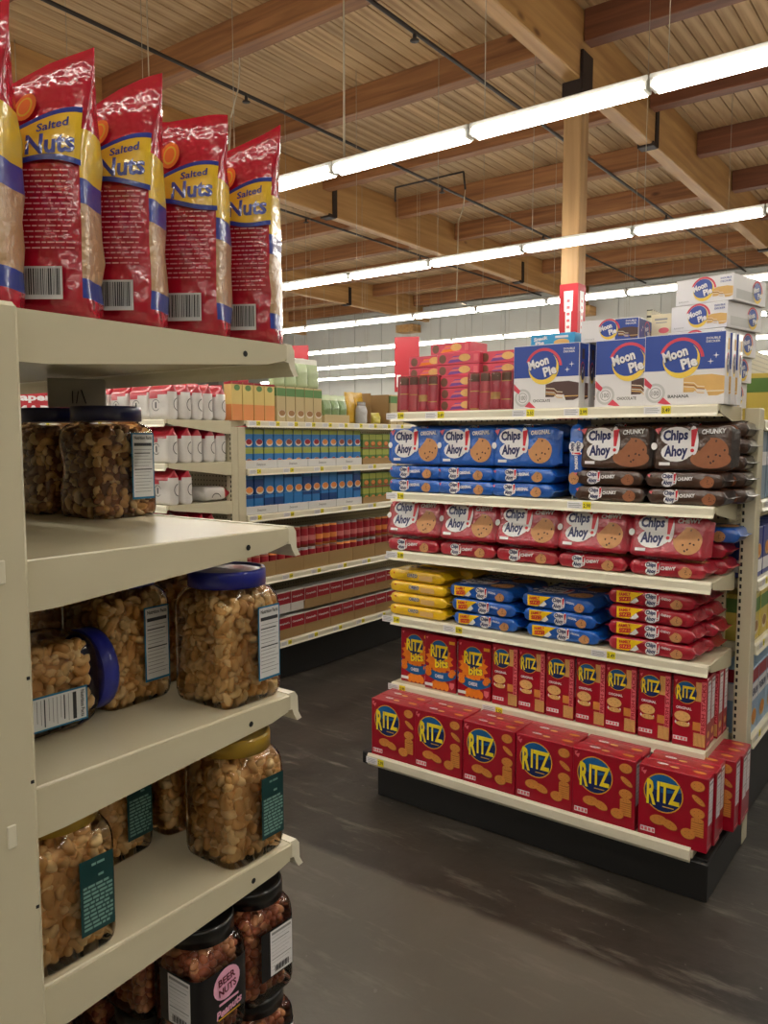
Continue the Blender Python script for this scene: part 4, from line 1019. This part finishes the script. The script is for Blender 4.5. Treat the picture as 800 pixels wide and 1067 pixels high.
        mb.rect(-.010, .020, .0465, .0495, o, PK); mb.text('Peanuts', .005, .0385, .040, .010, o, PK, .04, .2, .1); mb.rect(-.012, .022, .030, .032, o, GOLD); P.part('front_print', mb, 'label_band')
        mb = MB(); mb.M = FRONT; nutri(mb, -.006, .031, .030, .088, o, PWHITE, GREY, 10)
        for i in range(10): mb.rect(.001 + i * .0024, .0022 + i * .0024 + .0005 * (i % 2), .033, .041, o + .0004, DGREY)
        P.part('nutrition_label', mb, 'label_band')
    return P
JM, JC, JG, JB = (jar_proto(k) for k in ('mixed', 'cashew', 'gold', 'beer'))
g = 'jars of nuts on the foreground shelves'
JM.place((-.967, .655, A2 + .0008), 'clear waisted jar of mixed nuts with navy lid, rightmost on its shelf', g, (0, 0, .03))
JM.place((-1.085, .648, A2 + .0008), 'clear jar of mixed nuts with navy lid behind the rightmost one', g, (0, 0, -.05))
JM.place((-1.205, .640, A2 + .0008), 'clear jar of mixed nuts with navy lid, third back on its shelf', g, (0, 0, .05))
JC.place((-.723, .650, A3 + .0008), 'clear jar of cashews with bright blue lid at the shelf corner', g, (0, 0, .02))
JC.place((-.828, .566, A3 + .0008), 'clear jar of cashews with blue lid standing between two other cashew jars', g, (0, 0, .04))
JC.place((-.862, .672, A3 + .0008), 'clear jar of cashews with blue lid hidden behind the corner jar', g, (0, 0, -.1))
JC.place((-.945, .585, A3 + .0008), 'clear jar of cashews with blue lid deepest on the shelf', g, (0, 0, .1))
JC.place((-.806, .364, A3 + .0512), 'clear jar of cashews lying on its side with blue lid to the right', g, (-PI / 2, -.0, .0))
JC.place((-.94, .44, A3 + .0008), 'clear jar of cashews in shadow behind the lying jar', g, (0, 0, .2))
JG.place((-.712, .646, A4 + .0008), 'clear jar of nuts with gold lid at the shelf corner, green label', g, (0, 0, .0))
JG.place((-.716, .408, A4 + .0008), 'clear jar of nuts with gold lid nearest the left upright, green label', g, (0, 0, .0))
JG.place((-.838, .545, A4 + .0008), 'clear jar of nuts with gold lid between the two other gold-lid jars', g, (0, 0, .05))
JG.place((-.838, .655, A4 + .0008), 'clear jar of nuts with gold lid half hidden behind the corner jar', g, (0, 0, -.04))
A5z = A5 + .0008; jh = .1415
for (x, y, lab) in ((-.706, .664, 'the shelf corner'), (-.700, .577, 'the second stack'), (-.795, .664, 'the rear corner stack'), (-.795, .573, 'the rear middle stack'), (-.89, .664, 'the deepest corner stack'), (-.89, .573, 'the deepest middle stack'), (-.89, .482, 'the deepest left stack')):
    for k in range(3):
        JB.place((x, y, A5z + k * jh), 'black-lidded jar of red-brown peanuts, %s of three stacked at %s' % (('lowest', 'middle', 'topmost')[k], lab), g, (0, 0, J(.04) + (PI if x < -.75 else PI / 2 if y > .6 else 0)))
# card hanging under the top shelf
t = empty('sign_card', (-1.062, .672, A1 - .0235), (0, 0, .95)); tag(t, 'grey card hanging under the top shelf behind the mixed nut jars', 'card')
obj('card', MB().cbox(-.040, .040, -.0015, .0015, -.042, 0, mat('card_grey', srgb(186, 182, 172), .6), .001), t)
obj('hook', MB().cyl((-.006, -.003, -.018), (-.006, -.003, -.036), .0007, BLACK, 6).cyl((.002, -.003, -.018), (-.001, -.003, -.036), .0007, BLACK, 6).cyl((.006, -.003, -.016), (.012, -.003, -.036), .0009, BLACK, 6), t)

# ================================================================== FAR SHELF END: red and white bags
FWH = film('bag_white', srgb(214, 210, 206), bump=.4); FRD = film('bag_red', srgb(186, 22, 48), bump=.4)
def white_bag(seed):
    w_, d, h, N = .150, .075, .185, 24; rings, surf, zs = bag_shape(w_, d, h, N=N, seed=seed, full=.7); P = Proto('white_bag', 'bag')
    P.part('film', MB().loft(rings, FWH, True, True, lambda k, i: FRD if zs[k] > .58 + .12 * math.cos(2 * PI * i / N) else None))
    mb = MB(); mb.warp = lambda v: (v.x, -(surf(v.x, v.y) + v.z + .002), v.y); mb.arc(-.01, .07, .026, .029, .4, 5.6, 0, DGREY, 16); mb.text('1', -.01, .07, .01, .03, 0, DGREY, .04)
    mb.warp = None; mb.M = RIGHT; mb.arc(.03, .075, .03, .034, PI * .6, PI * 1.4, w_ / 2 + .003, DGREY, 10); P.part('swirl_print', mb)
    return P
WB = [white_bag(s) for s in (1, 2, 3)]
for zi, (z, n) in enumerate(((E1, 5), (E2, 5), (E3, 3), (E4, 4))):
    for cI in range(4 if zi == 0 else 2):
        for i in range(n):
            if zi == 2 and cI == 0 and i > 1: continue
            WB[(i + zi + cI) % 3].place((GX - .085 - cI * .165 + J(.006), 2.555 + i * .079, z + .0008), 'red and white bag, %s shelf down, %s from the front, %s column' % (ORD[zi], ORD[i], ORD[cI]), 'red and white bags on the far shelf end', (0, 0, J(.08)))
WB[0].place((GX - .10, 2.76, E3 + .042), 'red and white bag fallen on its side on the third shelf', 'red and white bags on the far shelf end', (-PI / 2, 0, 0))

# ================================================================== FAR AISLE: cartons, cans, pouches
def carton(name, cat, w_, h, d, base, bands, circ=None, word=None, wordm=None, wz=.7):
    P = Proto(name, cat); P.part('carton', MB().cbox(-w_ / 2, w_ / 2, -d / 2, d / 2, 0, h, base, .002)); o = d / 2 + .0004
    mb = MB(); mb.M = FRONT
    for (a, b, m) in bands: mb.rect(-w_ / 2 + .001, w_ / 2 - .001, a * h, b * h, o, m)
    mb.M = LEFT
    for (a, b, m) in bands: mb.rect(-d / 2 + .001, d / 2 - .001, a * h, b * h, w_ / 2 + .0004, m)
    P.part('colour_band', mb)
    mb = MB(); mb.M = FRONT
    if circ: mb.ell(.006, circ[0] * h - .004, circ[1], circ[1] * .74, o + .0004, circ[2]); mb.ell(.006, circ[0] * h, circ[1] * .86, circ[1] * .56, o + .0007, circ[3])
    if word: mb.text(word, 0, wz * h, w_ * .8, h * .12, o + .0006, wordm or PWHITE, .03)
    if circ or word: P.part('front_print', mb)
    return P
def can(name, w_, h, body, band, b2):
    P = Proto(name, 'can'); P.part('can', MB().cyl((0, 0, 0), (0, 0, h), w_ / 2, body, 16))
    P.part('label_band', MB().cyl((0, 0, h * .12), (0, 0, h * .9), w_ / 2 + .0006, band, 16, caps=False)); P.part('front_print', MB().cyl((0, 0, h * .3), (0, 0, h * .55), w_ / 2 + .0012, b2, 16, caps=False)); P.part('lid', MB().cyl((0, 0, h), (0, 0, h + .004), w_ / 2 * .94, mat('tin', srgb(190, 190, 186), .3, metal=.8), 16))
    return P
GB1 = mat('soup_blue', srgb(44, 120, 190), .4); GB2 = mat('soup_navy', srgb(20, 66, 130), .4); GGR = mat('soup_green', srgb(158, 168, 76), .4); GGD = mat('soup_darkgreen', srgb(96, 132, 64), .45); GTR = mat('tray_white', srgb(214, 214, 214), .5)
SRED = mat('soup_red', srgb(158, 26, 44), .4); SBRN = mat('soup_brown', srgb(150, 70, 50), .5); SORG = mat('soup_orange', srgb(226, 140, 70), .5); SPNK = mat('soup_pink', srgb(206, 120, 120), .5); BOWL = mat('soup_bowl', srgb(226, 214, 196), .5)
CA = [carton('broth_carton', 'carton', .072, .108, .06, GB1, [(.74, 1, GGR), (0, .06, GGR)], (.34, .027, BOWL, m), None, GB2, .62) for m in (SBRN, SRED, SORG)]
CN = [carton('stock_carton', 'carton', .072, .108, .06, m, [(.8, .97, m2)], (.24, .030, BOWL, SORG), None, PWHITE, .6) for m, m2 in ((GB1, GB2), (GB2, GB1), (GB1, GB1))]
CG = carton('green_soup_carton', 'carton', .068, .098, .06, GGD, [(.6, .95, GGR), (.0, .1, SBRN)], (.36, .024, SBRN, SORG), None)
def gpos(y, dx): return (GX - dx, y, 0)
def gplace(P, y, z, lab, grp, dx=.055, rz=0): P.place((GX - dx, y, z), lab, grp, (0, 0, PI / 2 + rz))
def trayf(y0, y1, z, h, m, label, grp, dx=.022, word=None, d=.1):
    t = empty('display_tray', (GX - dx, (y0 + y1) / 2, z), (0, 0, PI / 2)); tag(t, label, 'tray', grp); w_ = (y1 - y0) / 2 - .001
    obj('tray_front', MB().cbox(-w_, w_, 0, .003, 0, h, m, .001), t); obj('tray_base', MB().box(-w_, w_, .003, d, 0, .0015, m), t)
    for s in (-1, 1): obj('tray_side', MB().box(s * w_ - .001, s * w_ + .001, .003, d, .0015, h * .9, m), t)
    if word:
        mb = MB(); mb.M = FRONT; mb.text(word, 0, h * .5, .07, h * .35, .0004, GREY, .03, .2); obj('tray_print', mb, t)
for (z, P, nm, grp) in ((G2_, CA, 'blue and green broth carton', 'broth cartons'), (G3, CN, 'blue stock carton', 'stock cartons')):
    for i in range(13):
        y = 3.075 + i * .0802
        for k in range(2):
            gplace(P[(i // 2 + k) % 3], y, z + .003 + k * .109, '%s, %s from the near end, %s tier' % (nm, ORD[i], ('lower', 'upper')[k]), grp, .060, J(.03))
    for i in range(4): trayf(3.035 + i * .2605, 3.035 + (i + 1) * .2605, z + .0005, .046, GTR, 'white display tray under the %ss, %s from the near end' % (nm, ORD[i]), 'white display trays', .022, 'Swanson')
    for i in range(6):
        for k in range(2): gplace(CG, 4.13 + i * .072, z + .003 + k * .099, 'green soup carton beside the %ss, %s along, %s tier' % (nm, ORD[i], ('lower', 'upper')[k]), 'green soup cartons', .060, J(.04))
    trayf(4.09, 4.54, z + .0005, .04, CARD, 'brown cardboard tray of green cartons beside the %ss' % nm, 'cardboard trays')
CR = [can('sauce_jar', .062, .125, m, SRED, m2) for m, m2 in ((SBRN, SPNK), (SORG, SORG), (mat('jar_grey', srgb(150, 140, 140), .4), SPNK))]
for i in range(21):
    for k in range(2): gplace(CR[(i // 3 + k) % 3], 3.07 + i * .0675, G4 + .003 + k * .130, 'red labelled jar in the fourth shelf row, %s tier, %s along' % (('lower', 'upper')[k], ORD[i]), 'red labelled jars', .058)
for i in range(6): trayf(3.035 + i * .2365, 3.035 + (i + 1) * .2365, G4 + .0005, .085, CARD, 'brown cardboard tray of red labelled jars, %s from the near end' % ORD[i], 'cardboard trays')
CW = carton('red_white_carton', 'carton', .115, .128, .08, mat('carton_white', srgb(216, 212, 208), .45), [(.42, .95, SRED)], None, "Campbell's", PWHITE, .68)
for i in range(12):
    for k in range(2): gplace(CW, 3.10 + i * .119, G5 + .003 + k * .150, 'red and white carton on the bottom shelf, %s tier, %s from the near end' % (('lower', 'upper')[k], ORD[i]), 'red and white cartons', .066, J(.03))
for k in range(2):
    for i in range(6):
        if (k, i) == (1, 1): continue
        trayf(3.04 + i * .238, 3.04 + (i + 1) * .238, G5 + .0005 + k * .1495, .058, CARD, 'brown cardboard tray on the bottom shelf, %s tier, %s from the near end' % (('lower', 'upper')[k], ORD[i]), 'cardboard trays', .020, None, .11)
# top shelf
OR1 = mat('top_yellow', srgb(220, 196, 120), .5); OR2 = mat('top_orange', srgb(226, 146, 84), .5); LEAF = mat('top_green', srgb(96, 140, 80), .5); TAN = mat('top_tan', srgb(196, 176, 130), .5); TBR = mat('top_brown', srgb(160, 116, 70), .5); PALE = film('pouch_pale', srgb(188, 206, 160), bump=.3)
C1 = carton('orange_carton', 'carton', .078, .205, .06, OR1, [(.94, 1, SRED), (.0, .42, OR2)], None); C1.part('leaf_print', (lambda mb: (setattr(mb, 'M', FRONT), mb.ell(0, .175, .022, .016, .0310, LEAF), mb)[2])(MB()))
C2 = carton('tan_carton', 'carton', .074, .20, .06, TAN, [(.72, .95, LEAF)], (.24, .03, BOWL, TBR))
for i in range(4): gplace(C1, 2.985 + i * .083, G1 + .0008, 'orange and yellow carton on the top shelf, %s from the near end' % ORD[i], 'orange cartons', .045, J(.04))
for i in range(5): gplace(C2, 3.325 + i * .079, G1 + .0008, 'tan carton with round bowl picture on the top shelf, %s along' % ORD[i], 'tan cartons', .045, J(.04))
def pouch(w_, d, h, m, m2, name, cut=.8):
    rings, surf, zs = bag_shape(w_, d, h, 4, 20, 3, .55); P = Proto(name, 'pouch'); P.part('film', MB().loft(rings, m, True, True, lambda k, i: m2 if zs[k] >= cut else None)); return P
PO1 = pouch(.10, .05, .17, PALE, film('pouch_white', srgb(226, 226, 214)), 'pale_pouch'); PO2 = pouch(.08, .05, .17, film('pouch_green', srgb(120, 150, 92)), PALE, 'green_pouch'); PO3 = pouch(.09, .05, .20, film('pouch_yellow', srgb(214, 170, 40)), film('pouch_dark', srgb(70, 58, 44)), 'yellow_pouch', 1.1); PO4 = pouch(.085, .05, .14, film('pouch_silver', srgb(170, 170, 170)), film('pouch_dark', srgb(70, 58, 44)), 'silver_pouch')
for i in range(4): gplace(PO1, 3.32 + i * .098, G1 + .203, 'pale green pouch lying upright on top of the tan cartons, %s along' % ORD[i], 'pale pouches', .045)
for i in range(3): gplace(PO2, 3.755 + i * .075, G1 + .0008, 'green pouch in a notched tray on the top shelf, %s along' % ORD[i], 'green pouches', .055)
trayf(3.71, 3.95, G1 + .0005, .05, TAN, 'tan notched tray holding the green pouches', 'cardboard trays', .02)
for i in range(2): gplace(PO3, 4.01 + i * .092, G1 + .0008, 'yellow and dark pouch on the top shelf, %s along' % ORD[i], 'yellow pouches', .075)
gplace(PO4, 4.08, G1 + .0008, 'crumpled silver pouch in front of the yellow pouches', None, .028)
t = empty('open_carton', (GX - .02, 4.27, G1 + .0008), (0, 0, PI / 2)); tag(t, 'open brown cardboard carton on the far top shelf', 'box')
obj('back', MB().box(-.1, .1, .2, .204, 0, .2, CARD), t); obj('base', MB().box(-.1, .1, 0, .204, 0, .003, CARD), t)
for s in (-1, 1): obj('side', MB().box(s * .1 - .002, s * .1 + .002, 0, .204, .003, .2, CARD), t)
gplace(pouch(.09, .04, .07, film('pouch_lemon', srgb(206, 196, 80)), PALE, 'lemon_pouch', 1.1), 4.27, G1 + .005, 'small lemon yellow pouch inside the open carton', None, .06)
for i in range(3): gplace(C2, 4.42 + i * .08, G1 + .0008, 'tan carton past the open cardboard carton, %s along' % ORD[i], 'tan cartons', .045)

# ================================================================== RIGHT EDGE: goods on the run behind the shelf end
PREM = carton('saltine_box', 'box', .13, .24, .10, mat('saltine_blue', srgb(150, 178, 206), .4), [(.78, .98, SRED), (.5, .76, PWHITE)], (.25, .04, CRKL, CRK), 'PREMIUM', NAVY, .63)
OFF = carton('cookie_carton', 'box', .12, .18, .09, mat('carton_indigo', srgb(52, 64, 140), .4), [(.1, .35, PWHITE)], (.55, .035, BAN, CRK), None); YEL = carton('yellow_carton', 'box', .12, .17, .09, mat('carton_yellow', srgb(214, 190, 90), .4), [(.6, .9, GGD)], (.3, .035, BOWL, TBR), None); GRY = carton('grey_blue_carton', 'box', .12, .24, .09, mat('carton_greyblue', srgb(120, 140, 160), .4), [(.5, .7, PWHITE)], None)
for z, P, nm in ((T[4], PREM, 'blue and white saltine box with red top'), (T[3], YEL, 'yellow and green carton'), (T[2], OFF, 'indigo cookie carton'), (T[1], GRY, 'grey blue carton'), (T[0], YEL, 'pale yellow carton')):
    for i in range(1 if z == T[0] else 0, 8): P.place((-.655, 3.06 + i * .135, z + .0008), '%s at right edge, %s shelf, %s along' % (nm, {T[0]: 'top', T[1]: 'second', T[2]: 'third', T[3]: 'fourth', T[4]: 'bottom'}[z], ORD[i]), 'cartons at the right edge', (0, 0, PI / 2))

# ================================================================== HANGING SIGNS
def sign(name, x, y, z0, z1, w_, label, words, ang=0):
    t = empty(name, (x, y, z0), (0, 0, ang)); tag(t, label, 'sign'); h = z1 - z0
    obj('board', MB().cbox(-w_ / 2, w_ / 2, -.015, .015, 0, h, SIGNRED, .003), t)
    if words:
        mb = MB(); mb.M = FRONT
        for (s, u, v, ww, hh) in words: mb.text(s, u, v, ww, hh, .0155, PWHITE, .04)
        obj('lettering', mb, t)
    for s in (-1, 1): obj('wire', MB().cyl((s * w_ * .4, 0, h), (s * w_ * .4, 0, ZC - z0), .004, CORD, 5), t)
sign('aisle_sign', -8.43, 12, 2.3, 3.29, .46, 'red hanging aisle sign above the pink snack cartons', [('1', -.15, .2, .08, .22)], .35)
sign('aisle_sign', -11.05, 12, 2.98, 3.32, .34, 'small red hanging sign beyond the end of the top nut shelf', None, .35)
sign('aisle_sign', -10.85, 6.0, 1.76, 2.12, 1.3, 'red hanging sign with white paper lettering above the mixed nut jars', [('Paper', .15, .25, .55, .13), ('K-MART', .1, .09, .9, .12)], .75)

# ================================================================== UNSEEN SHELVING ROWS, ADDED TO BLOCK LOW-ANGLE LIGHT
for gi, (xa, xb, ya, yb, where) in enumerate(((.78, 2.04, -4.5, .30, 'behind the camera on the right'), (.78, 2.04, 2.95, 8.2, 'across the right aisle'), (-1.92, -.68, -4.5, .20, 'behind the foreground shelf end'), (-4.46, -3.2, -4.5, .30, 'behind the camera on the far left'), (-1.60, -1.10, 3.45, 8.2, 'behind the cookie shelf end'))):
    u = empty('aisle_shelf_unit', ((xa + xb) / 2, (ya + yb) / 2, 0)); tag(u, 'unseen cream double-sided shelving added to block low light, %s' % where, 'shelf unit'); hx, hy = (xb - xa) / 2, (yb - ya) / 2
    obj('base', MB().cbox(-hx, hx, -hy, hy, 0, .15, BLACK, .004), u); obj('back_panel', MB().box(-.02, .02, -hy, hy, .15, 1.85, PEG), u)
    for z in (.17, .53, .89, 1.25, 1.6):
        obj('shelf', MB().cbox(-hx, -.021, -hy, hy, z - .02, z, CREAM, .003), u); obj('shelf', MB().cbox(.021, hx, -hy, hy, z - .02, z, CREAM, .003), u)
